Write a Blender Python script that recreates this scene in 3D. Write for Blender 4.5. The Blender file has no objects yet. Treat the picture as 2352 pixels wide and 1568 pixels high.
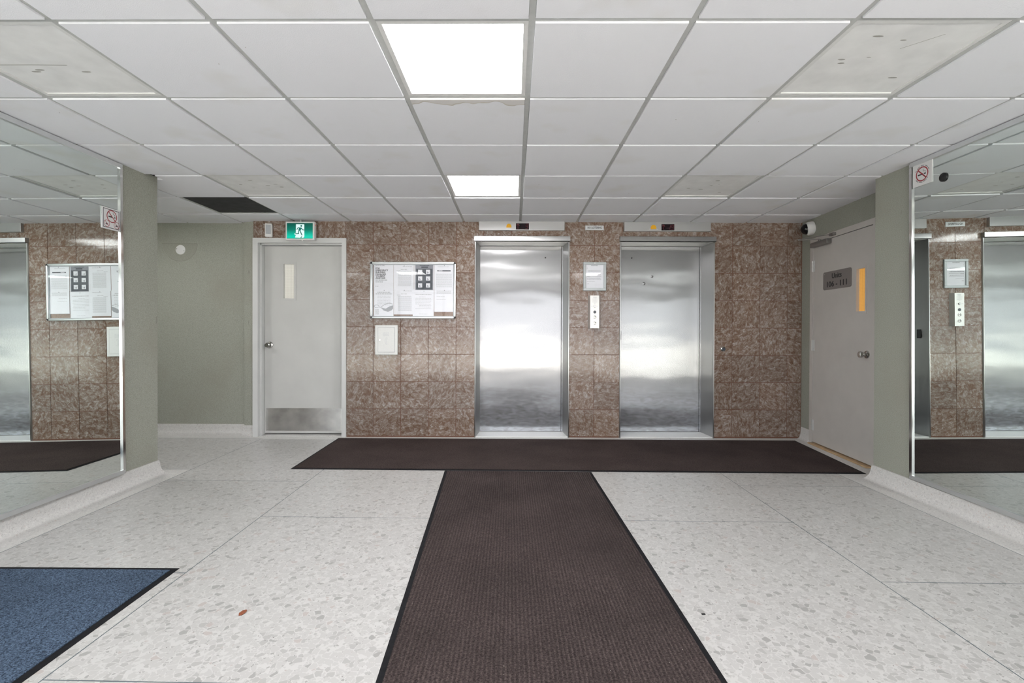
import bpy, bmesh, math, random
from mathutils import Vector, Matrix

random.seed(7)
SC = bpy.context.scene
COL = SC.collection

# ------------------------------------------------------------------ camera
CAM_H = 1.1615
cam_d = bpy.data.cameras.new('camera')
cam = bpy.data.objects.new('camera', cam_d)
COL.objects.link(cam)
SC.camera = cam
cam_d.sensor_fit = 'HORIZONTAL'
cam_d.sensor_width = 36.0
cam_d.lens = 1109.68 / 2352 * 36.0
cam_d.shift_x = (1176 - 1171.99) / 2352
cam_d.shift_y = -(784 - 765.2) / 2352
cam_d.clip_start = 0.05
PIT, ROL = 0.006447, 0.003258
right = Vector((math.cos(ROL), math.sin(PIT) * math.sin(ROL), math.cos(PIT) * math.sin(ROL))).normalized()
up = Vector((-math.sin(ROL), math.sin(PIT) * math.cos(ROL), math.cos(PIT) * math.cos(ROL)))
up = (up - right * up.dot(right)).normalized()
back = right.cross(up)
m = Matrix.Identity(4)
for r in range(3):
    m[r][0], m[r][1], m[r][2] = right[r], up[r], back[r]
m[0][3], m[1][3], m[2][3] = 0, 0, CAM_H
cam.matrix_world = m

# ------------------------------------------------------------------ world, light, exposure
SKY = 1.25
LAMP = 7.6
SUN = 11.5
SC.view_settings.view_transform = 'Standard'
SC.view_settings.look = 'None'
SC.view_settings.exposure = 1.5
SC.view_settings.gamma = 1.0
SC.view_settings.use_curve_mapping = False
world = bpy.data.worlds.new('overcast_sky')
SC.world = world
world.use_nodes = True
bg = world.node_tree.nodes['Background']
bg.inputs['Color'].default_value = (0.96, 0.965, 1.0, 1)
bg.inputs['Strength'].default_value = SKY
# afternoon sun outside, coming over the building: it lights the forecourt, not the room
sl = bpy.data.lights.new('sun', 'SUN')
sl.energy = SUN
sl.angle = math.radians(1.0)
sl.color = (1.0, 0.97, 0.92)
so = bpy.data.objects.new('sun', sl)
COL.objects.link(so)
so.rotation_euler = Vector((0.55, 0.20, 0.80)).to_track_quat('Z', 'Y').to_euler()
# portal over the glazed entrance front (a sampling aid, gives off nothing itself)
pl = bpy.data.lights.new('entrance_portal', 'AREA')
pl.shape = 'RECTANGLE'
pl.size, pl.size_y = 5.5, 2.3
pl.cycles.is_portal = True
po = bpy.data.objects.new('entrance_portal', pl)
COL.objects.link(po)
po.location = (0.0, -1.52, 1.17)
po.rotation_euler = (math.radians(90), 0, 0)

# ------------------------------------------------------------------ measures (metres; x right, y away from the camera, z up)
YW = 5.23          # face of the tiled wall
CEIL = 2.338       # underside of the ceiling grid
XL, XR = -2.765, 2.800     # mirror walls
YL, YR = 3.787, 3.715      # where those walls end
YF = -1.60         # glazed entrance front
A2 = Vector((3.155, YW)); B2 = Vector((3.046, YR))   # door wall on the right, a little off square
MAT = {}


# ------------------------------------------------------------------ helpers
def link(o, parent=None):
    COL.objects.link(o)
    if parent is not None:
        o.parent = parent
        o.matrix_parent_inverse = parent.matrix_basis.inverted()
    return o


def obj(name, bm, mat, parent=None, smooth=False):
    bmesh.ops.recalc_face_normals(bm, faces=bm.faces)
    me = bpy.data.meshes.new(name)
    bm.to_mesh(me)
    bm.free()
    me.materials.append(MAT[mat] if isinstance(mat, str) else mat)
    if smooth:
        for p in me.polygons:
            p.use_smooth = True
        try:
            me.set_sharp_from_angle(angle=math.radians(40))
        except Exception:
            pass
    return link(bpy.data.objects.new(name, me), parent)


def thing(name, label, cat, loc, group=None):
    o = bpy.data.objects.new(name, None)
    o.empty_display_size = 0.1
    o.location = loc
    o['label'] = label
    o['category'] = cat
    if group:
        o['group'] = group
    COL.objects.link(o)
    return o


def tag(o, label, cat, group=None):
    o['label'] = label
    o['category'] = cat
    if group:
        o['group'] = group
    return o


def struct(name, bm, mat, smooth=False):
    o = obj(name, bm, mat, None, smooth)
    o['kind'] = 'structure'
    return o


def struct_empty(name, loc):
    o = bpy.data.objects.new(name, None)
    o.location = loc
    o['kind'] = 'structure'
    COL.objects.link(o)
    return o


def B():
    return bmesh.new()


def box(bm, x0, x1, y0, y1, z0, z1, bev=0.0, seg=1):
    vs = [bm.verts.new(p) for p in ((x0, y0, z0), (x1, y0, z0), (x1, y1, z0), (x0, y1, z0),
                                    (x0, y0, z1), (x1, y0, z1), (x1, y1, z1), (x0, y1, z1))]
    fs = [bm.faces.new([vs[i] for i in f]) for f in
          ((0, 3, 2, 1), (4, 5, 6, 7), (0, 1, 5, 4), (1, 2, 6, 5), (2, 3, 7, 6), (3, 0, 4, 7))]
    if bev:
        es = list({e for f in fs for e in f.edges})
        bmesh.ops.bevel(bm, geom=es, offset=bev, segments=seg, affect='EDGES', profile=0.5)
    return vs


def prism(bm, pts, z0, z1):
    lo = [bm.verts.new((p[0], p[1], z0)) for p in pts]
    hi = [bm.verts.new((p[0], p[1], z1)) for p in pts]
    n = len(pts)
    bm.faces.new(lo[::-1])
    bm.faces.new(hi)
    for i in range(n):
        bm.faces.new((lo[i], lo[(i + 1) % n], hi[(i + 1) % n], hi[i]))


def lathe(bm, prof, c, axis, seg=24):
    """prof: (radius, height along axis)"""
    ax = Vector(axis).normalized()
    t = ax.orthogonal().normalized()
    b = ax.cross(t)
    rings = []
    for r, h in prof:
        base = Vector(c) + ax * h
        if r < 1e-6:
            rings.append([bm.verts.new(base)])
        else:
            rings.append([bm.verts.new(base + (t * math.cos(a) + b * math.sin(a)) * r)
                          for a in [2 * math.pi * k / seg for k in range(seg)]])
    for R0, R1 in zip(rings, rings[1:]):
        for k in range(seg):
            k2 = (k + 1) % seg
            f = [R0[k % len(R0)], R0[k2 % len(R0)], R1[k2 % len(R1)], R1[k % len(R1)]]
            f = list(dict.fromkeys(f))
            if len(f) > 2:
                bm.faces.new(f)
    for R in (rings[0], rings[-1]):
        if len(R) > 2:
            bm.faces.new(R)


def bar(bm, p, q, w, h, upv=(0, 0, 1)):
    p, q = Vector(p), Vector(q)
    d = (q - p).normalized()
    s = d.cross(Vector(upv)).normalized()
    u = s.cross(d)
    vs = [bm.verts.new(e + s * a * w / 2 + u * b * h / 2) for e in (p, q) for a, b in ((-1, -1), (1, -1), (1, 1), (-1, 1))]
    for f in ((0, 1, 2, 3), (7, 6, 5, 4), (0, 4, 5, 1), (1, 5, 6, 2), (2, 6, 7, 3), (3, 7, 4, 0)):
        bm.faces.new([vs[i] for i in f])


def sweep(bm, path, prof, side=1):
    """sweep profile (offset from the path to the side, z) along a flat path with mitred corners"""
    P = [Vector((p[0], p[1])) for p in path]
    rows = []
    for i, p in enumerate(P):
        dirs = []
        if i > 0:
            dirs.append((P[i] - P[i - 1]).normalized())
        if i < len(P) - 1:
            dirs.append((P[i + 1] - P[i]).normalized())
        ns = [Vector((d.y, -d.x)) * side for d in dirs]
        n = sum(ns, Vector((0, 0))).normalized()
        n = n / max(0.2, n.dot(ns[0]))
        rows.append([bm.verts.new((p.x + n.x * o, p.y + n.y * o, z)) for o, z in prof])
    for a, b in zip(rows, rows[1:]):
        for k in range(len(prof) - 1):
            bm.faces.new((a[k], a[k + 1], b[k + 1], b[k]))
    bm.faces.new(rows[0])
    bm.faces.new(rows[-1])


def clip_poly(sub, clip):
    """convex clip, both counter-clockwise"""
    out = list(sub)
    n = len(clip)
    for i in range(n):
        a, b = clip[i], clip[(i + 1) % n]
        inp, out = out, []
        if not inp:
            break
        def side(p):
            return (b[0] - a[0]) * (p[1] - a[1]) - (b[1] - a[1]) * (p[0] - a[0])
        for k in range(len(inp)):
            p, q = inp[k], inp[(k + 1) % len(inp)]
            sp, sq = side(p), side(q)
            if sp >= 0:
                out.append(p)
            if (sp >= 0) != (sq >= 0):
                t = sp / (sp - sq)
                out.append((p[0] + (q[0] - p[0]) * t, p[1] + (q[1] - p[1]) * t))
    return out


def area(p):
    return 0.5 * sum(p[i][0] * p[(i + 1) % len(p)][1] - p[(i + 1) % len(p)][0] * p[i][1] for i in range(len(p))) if len(p) > 2 else 0


class Sheet:
    """flat print in its own plane: origin, u (right), v (up), n (towards the viewer)"""
    def __init__(self, o, u, v):
        self.o, self.u, self.v = Vector(o), Vector(u).normalized(), Vector(v).normalized()
        self.n = self.u.cross(self.v)
        self.bm = bmesh.new()

    def P(self, x, y, k=0.0):
        return self.o + self.u * x + self.v * y + self.n * k

    def poly(self, pts, k=0.0008):
        self.bm.faces.new([self.bm.verts.new(self.P(x, y, k)) for x, y in pts])

    def rect(self, x0, x1, y0, y1, k=0.0008):
        self.poly([(x0, y0), (x1, y0), (x1, y1), (x0, y1)], k)

    def disc(self, x, y, r, k=0.0008, n=20, ry=None):
        ry = ry or r
        self.poly([(x + r * math.cos(2 * math.pi * i / n), y + ry * math.sin(2 * math.pi * i / n)) for i in range(n)], k)

    def ring(self, x, y, r, w, k=0.0008, n=36, ry=None):
        ry = ry or r
        a = []
        for i in range(n):
            t = 2 * math.pi * i / n
            c, s = math.cos(t), math.sin(t)
            a.append((self.bm.verts.new(self.P(x + (r - w) * c, y + (ry - w) * s, k)), self.bm.verts.new(self.P(x + r * c, y + ry * s, k))))
        for i in range(n):
            p, q = a[i], a[(i + 1) % n]
            self.bm.faces.new((p[0], p[1], q[1], q[0]))

    def stroke(self, pts, w, k=0.0008, caps=True):
        for (x0, y0), (x1, y1) in zip(pts, pts[1:]):
            d = Vector((x1 - x0, y1 - y0)).normalized()
            nx, ny = -d.y * w / 2, d.x * w / 2
            self.poly([(x0 - nx, y0 - ny), (x1 - nx, y1 - ny), (x1 + nx, y1 + ny), (x0 + nx, y0 + ny)], k)
        if caps:
            for x, y in pts[1:-1]:
                self.disc(x, y, w / 2, k + 0.00003, 10)

    def frame(self, x0, x1, y0, y1, w, k=0.0008):
        self.rect(x0, x1, y1 - w, y1, k)
        self.rect(x0, x1, y0, y0 + w, k)
        self.rect(x0, x0 + w, y0 + w, y1 - w, k)
        self.rect(x1 - w, x1, y0 + w, y1 - w, k)

    def done(self, name, mat, parent):
        o = obj(name, self.bm, mat, parent)
        if parent is not None:
            o['kind'] = 'stuff'      # flat print: too small to pick apart
        return o

    def new(self):
        s = Sheet(self.o, self.u, self.v)
        return s


def text(name, s, size, o, u, v, mat, parent, align='CENTER', bold=0.0, width=None, fat=0.0):
    cu = bpy.data.curves.new(name, 'FONT')
    cu.body = s
    cu.size = size
    cu.align_x = align
    cu.align_y = 'CENTER'
    cu.offset = bold
    cu.resolution_u = 3
    t = bpy.data.objects.new(name, cu)
    COL.objects.link(t)
    dg = bpy.context.evaluated_depsgraph_get()
    me = bpy.data.meshes.new_from_object(t.evaluated_get(dg))
    bpy.data.objects.remove(t)
    bpy.data.curves.remove(cu)
    u, v = Vector(u).normalized(), Vector(v).normalized()
    n = u.cross(v)
    sx = 1.0
    if width and len(me.vertices):
        xs = [q.co.x for q in me.vertices]
        sx = width / (max(xs) - min(xs))
    o = Vector(o)
    for q in me.vertices:
        q.co = o + u * q.co.x * sx + v * q.co.y + n * q.co.z
    if fat:                                  # heavier strokes: the same letters set again a hair to either side
        bm = bmesh.new()
        bm.from_mesh(me)
        g0 = bm.faces[:]
        for k, d in enumerate((u * fat, u * -fat, v * fat * 0.6, v * fat * -0.6)):
            g = bmesh.ops.duplicate(bm, geom=list({q for f in g0 for q in f.verts}) + list({e for f in g0 for e in f.edges}) + g0)
            bmesh.ops.translate(bm, vec=d + n * (0.00004 * (k + 1)), verts=[q for q in g['geom'] if isinstance(q, bmesh.types.BMVert)])
        bm.to_mesh(me)
        bm.free()
    me.materials.clear()
    me.materials.append(MAT[mat])
    me.name = name
    o = link(bpy.data.objects.new(name, me), parent)
    o['kind'] = 'stuff'
    return o


def wall_at(px, py, y=YW):
    """photo measurement -> metres on a plane facing the camera at depth y"""
    v = py - ROL * (px - 1172)
    return (px - 1172) / 1109.7 * y, CAM_H + (758.05 - v) / 1109.7 * y


# ------------------------------------------------------------------ materials
def new_mat(name):
    mt = bpy.data.materials.new(name)
    mt.use_nodes = True
    MAT[name] = mt
    nt = mt.node_tree
    return mt, nt, nt.nodes, nt.links, nt.nodes['Principled BSDF']


def simple(name, col, rough=0.5, metal=0.0, noise=0.0, nscale=60, bump=0.0, bscale=300, emit=None, es=1.0, spec=None):
    mt, nt, N, L, b = new_mat(name)
    b.inputs['Base Color'].default_value = (*col, 1)
    b.inputs['Roughness'].default_value = rough
    b.inputs['Metallic'].default_value = metal
    if spec is not None:
        b.inputs['Specular IOR Level'].default_value = spec
    if emit:
        b.inputs['Emission Color'].default_value = (*emit, 1)
        b.inputs['Emission Strength'].default_value = es
    if noise or bump:
        geo = N.new('ShaderNodeNewGeometry')
    if noise:
        n = N.new('ShaderNodeTexNoise')
        n.inputs['Scale'].default_value = nscale
        n.inputs['Detail'].default_value = 4
        L.new(geo.outputs['Position'], n.inputs['Vector'])
        mx = N.new('ShaderNodeMix')
        mx.data_type = 'RGBA'
        mx.inputs[6].default_value = (*[c * (1 - noise) for c in col], 1)
        mx.inputs[7].default_value = (*[min(1, c * (1 + noise)) for c in col], 1)
        rp = N.new('ShaderNodeMapRange')
        rp.inputs[1].default_value, rp.inputs[2].default_value = 0.3, 0.7
        L.new(n.outputs['Fac'], rp.inputs[0])
        L.new(rp.outputs[0], mx.inputs[0])
        L.new(mx.outputs[2], b.inputs['Base Color'])
    if bump:
        n2 = N.new('ShaderNodeTexNoise')
        n2.inputs['Scale'].default_value = bscale
        n2.inputs['Detail'].default_value = 3
        L.new(geo.outputs['Position'], n2.inputs['Vector'])
        bp = N.new('ShaderNodeBump')
        bp.inputs['Strength'].default_value = bump
        bp.inputs['Distance'].default_value = 0.002
        L.new(n2.outputs['Fac'], bp.inputs['Height'])
        L.new(bp.outputs['Normal'], b.inputs['Normal'])
    return mt


def ramp(N, stops, mode='LINEAR'):
    r = N.new('ShaderNodeValToRGB')
    r.color_ramp.interpolation = mode
    el = r.color_ramp.elements
    while len(el) < len(stops):
        el.new(0.5)
    for e, (p, c) in zip(el, stops):
        e.position = p
        e.color = (*c, 1)
    return r


def mixc(N, L, fac, a, b):
    mx = N.new('ShaderNodeMix')
    mx.data_type = 'RGBA'
    for s, v in ((mx.inputs[0], fac), (mx.inputs[6], a), (mx.inputs[7], b)):
        if isinstance(v, (int, float)):
            s.default_value = v
        elif isinstance(v, tuple):
            s.default_value = (*v, 1)
        else:
            L.new(v, s)
    return mx.outputs[2]


def terrazzo(name, scale, matrix, chip_hi, chip_lo, rough):
    mt, nt, N, L, b = new_mat(name)
    geo = N.new('ShaderNodeNewGeometry')
    nz = N.new('ShaderNodeTexNoise')
    nz.inputs['Scale'].default_value = scale * 1.3
    nz.inputs['Detail'].default_value = 2
    L.new(geo.outputs['Position'], nz.inputs['Vector'])
    add = N.new('ShaderNodeVectorMath')
    add.operation = 'MULTIPLY_ADD'
    L.new(nz.outputs['Color'], add.inputs[0])
    add.inputs[1].default_value = (0.35 / scale,) * 3
    L.new(geo.outputs['Position'], add.inputs[2])
    col = None
    prev = matrix
    for k, (sc, edge, keep) in enumerate(((scale * 2.1, 0.07, 0.50), (scale, 0.050, 0.24))):
        v = N.new('ShaderNodeTexVoronoi')
        v.inputs['Scale'].default_value = sc
        L.new(add.outputs[0], v.inputs['Vector'])
        e = N.new('ShaderNodeTexVoronoi')
        e.feature = 'DISTANCE_TO_EDGE'
        e.inputs['Scale'].default_value = sc
        L.new(add.outputs[0], e.inputs['Vector'])
        sep = N.new('ShaderNodeSeparateColor')
        L.new(v.outputs['Color'], sep.inputs[0])
        mid = tuple(0.5 * (p + q) for p, q in zip(chip_hi, chip_lo))
        pink = (chip_hi[0] * 0.93, chip_hi[1] * 0.86, chip_hi[2] * 0.84)
        cr = ramp(N, [(0.0, chip_hi), (0.45, chip_hi), (0.70, mid), (0.91, chip_lo), (0.97, pink)], 'CONSTANT')
        L.new(sep.outputs[0], cr.inputs[0])
        m1 = N.new('ShaderNodeMapRange')
        m1.inputs[1].default_value, m1.inputs[2].default_value = edge, edge + 0.02
        L.new(e.outputs['Distance'], m1.inputs[0])
        m2 = N.new('ShaderNodeMath')
        m2.operation = 'GREATER_THAN'
        m2.inputs[1].default_value = keep
        L.new(sep.outputs[1], m2.inputs[0])
        m3 = N.new('ShaderNodeMath')
        m3.operation = 'MULTIPLY'
        L.new(m1.outputs[0], m3.inputs[0])
        L.new(m2.outputs[0], m3.inputs[1])
        prev = mixc(N, L, m3.outputs[0], prev, cr.outputs[0])
    # sparse dark grains
    g = N.new('ShaderNodeTexVoronoi')
    g.inputs['Scale'].default_value = scale * 1.2
    L.new(geo.outputs['Position'], g.inputs['Vector'])
    gs = N.new('ShaderNodeSeparateColor')
    L.new(g.outputs['Color'], gs.inputs[0])
    ga = N.new('ShaderNodeMath'); ga.operation = 'GREATER_THAN'; ga.inputs[1].default_value = 0.978
    L.new(gs.outputs[2], ga.inputs[0])
    gb = N.new('ShaderNodeMath'); gb.operation = 'LESS_THAN'; gb.inputs[1].default_value = 0.10
    L.new(g.outputs['Distance'], gb.inputs[0])
    gc = N.new('ShaderNodeMath'); gc.operation = 'MULTIPLY'
    L.new(ga.outputs[0], gc.inputs[0]); L.new(gb.outputs[0], gc.inputs[1])
    prev = mixc(N, L, gc.outputs[0], prev, (0.13, 0.12, 0.11))
    L.new(prev, b.inputs['Base Color'])
    b.inputs['Roughness'].default_value = rough
    b.inputs['Specular IOR Level'].default_value = 0.4
    return mt


terrazzo('terrazzo', 41, (0.548, 0.540, 0.527), (0.478, 0.470, 0.459), (0.335, 0.327, 0.317), 0.30)
terrazzo('cove_terrazzo', 110, (0.69, 0.68, 0.66), (0.62, 0.61, 0.595), (0.52, 0.51, 0.50), 0.42)


def marble_tile():
    mt, nt, N, L, b = new_mat('marble_tile')
    geo = N.new('ShaderNodeNewGeometry')
    oi = N.new('ShaderNodeObjectInfo')
    mul = N.new('ShaderNodeMath'); mul.operation = 'MULTIPLY'; mul.inputs[1].default_value = 57.0
    L.new(oi.outputs['Random'], mul.inputs[0])
    rot = N.new('ShaderNodeVectorRotate'); rot.rotation_type = 'Y_AXIS'
    L.new(geo.outputs['Position'], rot.inputs['Vector'])
    L.new(mul.outputs[0], rot.inputs['Angle'])
    add = N.new('ShaderNodeVectorMath'); add.operation = 'ADD'
    L.new(rot.outputs[0], add.inputs[0])
    cmb = N.new('ShaderNodeCombineXYZ')
    L.new(mul.outputs[0], cmb.inputs[0]); L.new(mul.outputs[0], cmb.inputs[1])
    L.new(cmb.outputs[0], add.inputs[1])
    sc = N.new('ShaderNodeMapping'); sc.inputs['Scale'].default_value = (1.35, 1, 0.85)
    L.new(add.outputs[0], sc.inputs['Vector'])
    n1 = N.new('ShaderNodeTexNoise')
    n1.inputs['Scale'].default_value = 24; n1.inputs['Detail'].default_value = 8
    n1.inputs['Roughness'].default_value = 0.68; n1.inputs['Distortion'].default_value = 0.9
    L.new(sc.outputs[0], n1.inputs['Vector'])
    cr = ramp(N, [(0.30, (0.135, 0.075, 0.048)), (0.43, (0.195, 0.126, 0.090)), (0.52, (0.250, 0.189, 0.154)), (0.61, (0.350, 0.300, 0.268)), (0.72, (0.48, 0.445, 0.415))])
    L.new(n1.outputs['Fac'], cr.inputs[0])
    n2 = N.new('ShaderNodeTexNoise')
    n2.inputs['Scale'].default_value = 46; n2.inputs['Detail'].default_value = 5; n2.inputs['Distortion'].default_value = 1.3
    L.new(sc.outputs[0], n2.inputs['Vector'])
    fl = N.new('ShaderNodeMapRange'); fl.inputs[1].default_value, fl.inputs[2].default_value = 0.60, 0.74
    L.new(n2.outputs['Fac'], fl.inputs[0])
    c = mixc(N, L, fl.outputs[0], cr.outputs[0], (0.54, 0.51, 0.48))
    tone = N.new('ShaderNodeMapRange'); tone.inputs[3].default_value, tone.inputs[4].default_value = 0.93, 1.12
    L.new(oi.outputs['Random'], tone.inputs[0])
    hs = N.new('ShaderNodeHueSaturation'); hs.inputs['Saturation'].default_value = 1.0
    L.new(c, hs.inputs['Color']); L.new(tone.outputs[0], hs.inputs['Value'])
    L.new(hs.outputs[0], b.inputs['Base Color'])
    b.inputs['Roughness'].default_value = 0.10
    b.inputs['Specular IOR Level'].default_value = 0.45
    nb = N.new('ShaderNodeTexNoise'); nb.inputs['Scale'].default_value = 5; nb.inputs['Detail'].default_value = 1
    L.new(add.outputs[0], nb.inputs['Vector'])
    bp = N.new('ShaderNodeBump'); bp.inputs['Strength'].default_value = 0.12; bp.inputs['Distance'].default_value = 0.01
    L.new(nb.outputs['Fac'], bp.inputs['Height']); L.new(bp.outputs[0], b.inputs['Normal'])


marble_tile()


def green_wall():
    mt, nt, N, L, b = new_mat('green_wallcovering')
    geo = N.new('ShaderNodeNewGeometry')
    n = N.new('ShaderNodeTexNoise'); n.inputs['Scale'].default_value = 190; n.inputs['Detail'].default_value = 3
    L.new(geo.outputs['Position'], n.inputs['Vector'])
    cr = ramp(N, [(0.33, (0.29, 0.30, 0.252)), (0.5, (0.347, 0.357, 0.305)), (0.68, (0.41, 0.42, 0.365))])
    L.new(n.outputs['Fac'], cr.inputs[0])
    s = N.new('ShaderNodeTexNoise'); s.inputs['Scale'].default_value = 2.2; s.inputs['Detail'].default_value = 5
    L.new(geo.outputs['Position'], s.inputs['Vector'])
    sm = N.new('ShaderNodeMapRange'); sm.inputs[1].default_value, sm.inputs[2].default_value = 0.52, 0.75
    sm.inputs[4].default_value = 0.45
    L.new(s.outputs['Fac'], sm.inputs[0])
    c = mixc(N, L, sm.outputs[0], cr.outputs[0], (0.30, 0.285, 0.235))
    # scuffs
    k = N.new('ShaderNodeTexNoise'); k.inputs['Scale'].default_value = 13; k.inputs['Detail'].default_value = 6
    mp = N.new('ShaderNodeMapping'); mp.inputs['Scale'].default_value = (1.5, 1.5, 0.6)
    L.new(geo.outputs['Position'], mp.inputs['Vector']); L.new(mp.outputs[0], k.inputs['Vector'])
    km = N.new('ShaderNodeMapRange'); km.inputs[1].default_value, km.inputs[2].default_value = 0.70, 0.76
    km.inputs[4].default_value = 0.5
    L.new(k.outputs['Fac'], km.inputs[0])
    c = mixc(N, L, km.outputs[0], c, (0.13, 0.125, 0.10))
    L.new(c, b.inputs['Base Color'])
    b.inputs['Roughness'].default_value = 0.62
    bp = N.new('ShaderNodeBump'); bp.inputs['Strength'].default_value = 0.35; bp.inputs['Distance'].default_value = 0.002
    L.new(n.outputs['Fac'], bp.inputs['Height']); L.new(bp.outputs[0], b.inputs['Normal'])


green_wall()


def ceiling_tile_mat(name, stain=None):
    mt, nt, N, L, b = new_mat(name)
    geo = N.new('ShaderNodeNewGeometry')
    oi = N.new('ShaderNodeObjectInfo')
    n = N.new('ShaderNodeTexNoise'); n.inputs['Scale'].default_value = 260; n.inputs['Detail'].default_value = 2
    L.new(geo.outputs['Position'], n.inputs['Vector'])
    c = mixc(N, L, oi.outputs['Random'], (0.845, 0.85, 0.89), (0.875, 0.88, 0.92))
    s = N.new('ShaderNodeTexNoise'); s.inputs['Scale'].default_value = 2.6; s.inputs['Detail'].default_value = 3
    L.new(geo.outputs['Position'], s.inputs['Vector'])
    sm = N.new('ShaderNodeMapRange'); sm.inputs[1].default_value, sm.inputs[2].default_value = 0.56, 0.72
    sm.inputs[4].default_value = 0.55
    L.new(s.outputs['Fac'], sm.inputs[0])
    c = mixc(N, L, sm.outputs[0], c, (0.77, 0.76, 0.74))
    d = N.new('ShaderNodeTexVoronoi'); d.inputs['Scale'].default_value = 6
    L.new(geo.outputs['Position'], d.inputs['Vector'])
    dm = N.new('ShaderNodeMath'); dm.operation = 'LESS_THAN'; dm.inputs[1].default_value = 0.018
    L.new(d.outputs['Distance'], dm.inputs[0])
    c = mixc(N, L, dm.outputs[0], c, (0.35, 0.33, 0.30))
    if stain is not None:
        # water stain creeping in from the near edge of the tile
        sp = N.new('ShaderNodeSeparateXYZ'); L.new(geo.outputs['Position'], sp.inputs[0])
        w = N.new('ShaderNodeTexNoise'); w.inputs['Scale'].default_value = 7; w.inputs['Detail'].default_value = 2
        L.new(geo.outputs['Position'], w.inputs['Vector'])
        e = N.new('ShaderNodeMath'); e.operation = 'MULTIPLY_ADD'; e.inputs[1].default_value = 0.16; e.inputs[2].default_value = stain - 0.045
        L.new(w.outputs['Fac'], e.inputs[0])
        df = N.new('ShaderNodeMath'); df.operation = 'SUBTRACT'
        L.new(e.outputs[0], df.inputs[0]); L.new(sp.outputs[1], df.inputs[1])
        rm = ramp(N, [(0.0, (0, 0, 0)), (0.02, (1, 1, 1)), (0.12, (0.45, 0.45, 0.45)), (1.0, (0.5, 0.5, 0.5))])
        mr = N.new('ShaderNodeMapRange'); mr.inputs[1].default_value, mr.inputs[2].default_value = 0.0, 0.1
        L.new(df.outputs[0], mr.inputs[0]); L.new(mr.outputs[0], rm.inputs[0])
        c = mixc(N, L, rm.outputs[0], c, (0.55, 0.50, 0.43))
    L.new(c, b.inputs['Base Color'])
    b.inputs['Roughness'].default_value = 0.9
    b.inputs['Specular IOR Level'].default_value = 0.2
    bp = N.new('ShaderNodeBump'); bp.inputs['Strength'].default_value = 0.5; bp.inputs['Distance'].default_value = 0.0015
    L.new(n.outputs['Fac'], bp.inputs['Height']); L.new(bp.outputs[0], b.inputs['Normal'])


ceiling_tile_mat('ceiling_tile')
ceiling_tile_mat('stained_ceiling_tile', 2.46)


def brushed(name, col, rough, wav=0.0, aniso=0.85, smudge=False, metal=1.0):
    mt, nt, N, L, b = new_mat(name)
    b.inputs['Base Color'].default_value = (*col, 1)
    b.inputs['Metallic'].default_value = metal
    b.inputs['Roughness'].default_value = rough
    b.inputs['Anisotropic'].default_value = aniso
    b.inputs['Anisotropic Rotation'].default_value = 0.25
    geo = N.new('ShaderNodeNewGeometry')
    tv = N.new('ShaderNodeCombineXYZ')
    tv.inputs[2].default_value = 1.0
    L.new(tv.outputs[0], b.inputs['Tangent'])
    mp = N.new('ShaderNodeMapping'); mp.inputs['Scale'].default_value = (420, 420, 3)
    L.new(geo.outputs['Position'], mp.inputs['Vector'])
    g = N.new('ShaderNodeTexNoise'); g.inputs['Scale'].default_value = 1; g.inputs['Detail'].default_value = 3
    L.new(mp.outputs[0], g.inputs['Vector'])
    c = mixc(N, L, g.outputs['Fac'], tuple(x * 0.92 for x in col), tuple(min(1, x * 1.06) for x in col))
    r = N.new('ShaderNodeMapRange'); r.inputs[3].default_value, r.inputs[4].default_value = rough * 0.85, rough * 1.15
    L.new(g.outputs['Fac'], r.inputs[0])
    rr = r.outputs[0]
    if smudge:
        # scuffs and cleaning smears on the lower part of the leaf
        sp = N.new('ShaderNodeSeparateXYZ'); L.new(geo.outputs['Position'], sp.inputs[0])
        lo = N.new('ShaderNodeMapRange'); lo.inputs[1].default_value, lo.inputs[2].default_value = 0.60, 0.15
        L.new(sp.outputs[2], lo.inputs[0])
        sn = N.new('ShaderNodeTexNoise'); sn.inputs['Scale'].default_value = 14; sn.inputs['Detail'].default_value = 5; sn.inputs['Distortion'].default_value = 0.6
        sq = N.new('ShaderNodeMapping'); sq.inputs['Scale'].default_value = (0.8, 1, 2.6)
        L.new(geo.outputs['Position'], sq.inputs['Vector']); L.new(sq.outputs[0], sn.inputs['Vector'])
        sm = N.new('ShaderNodeMapRange'); sm.inputs[1].default_value, sm.inputs[2].default_value = 0.25, 0.78
        L.new(sn.outputs['Fac'], sm.inputs[0])
        k = N.new('ShaderNodeMath'); k.operation = 'MULTIPLY'
        L.new(lo.outputs[0], k.inputs[0]); L.new(sm.outputs[0], k.inputs[1])
        ad = N.new('ShaderNodeMath'); ad.operation = 'MULTIPLY_ADD'; ad.inputs[1].default_value = 0.05
        L.new(k.outputs[0], ad.inputs[0]); L.new(rr, ad.inputs[2])
        rr = ad.outputs[0]
        c = mixc(N, L, k.outputs[0], c, (0.78, 0.82, 0.90))
    L.new(c, b.inputs['Base Color'])
    L.new(rr, b.inputs['Roughness'])
    if wav:
        wm = N.new('ShaderNodeMapping'); wm.inputs['Scale'].default_value = (0.9, 0.9, 2.2)
        L.new(geo.outputs['Position'], wm.inputs['Vector'])
        w = N.new('ShaderNodeTexNoise'); w.inputs['Scale'].default_value = 1.6; w.inputs['Detail'].default_value = 1
        L.new(wm.outputs[0], w.inputs['Vector'])
        bp = N.new('ShaderNodeBump'); bp.inputs['Strength'].default_value = wav; bp.inputs['Distance'].default_value = 0.02
        L.new(w.outputs['Fac'], bp.inputs['Height']); L.new(bp.outputs[0], b.inputs['Normal'])


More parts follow.
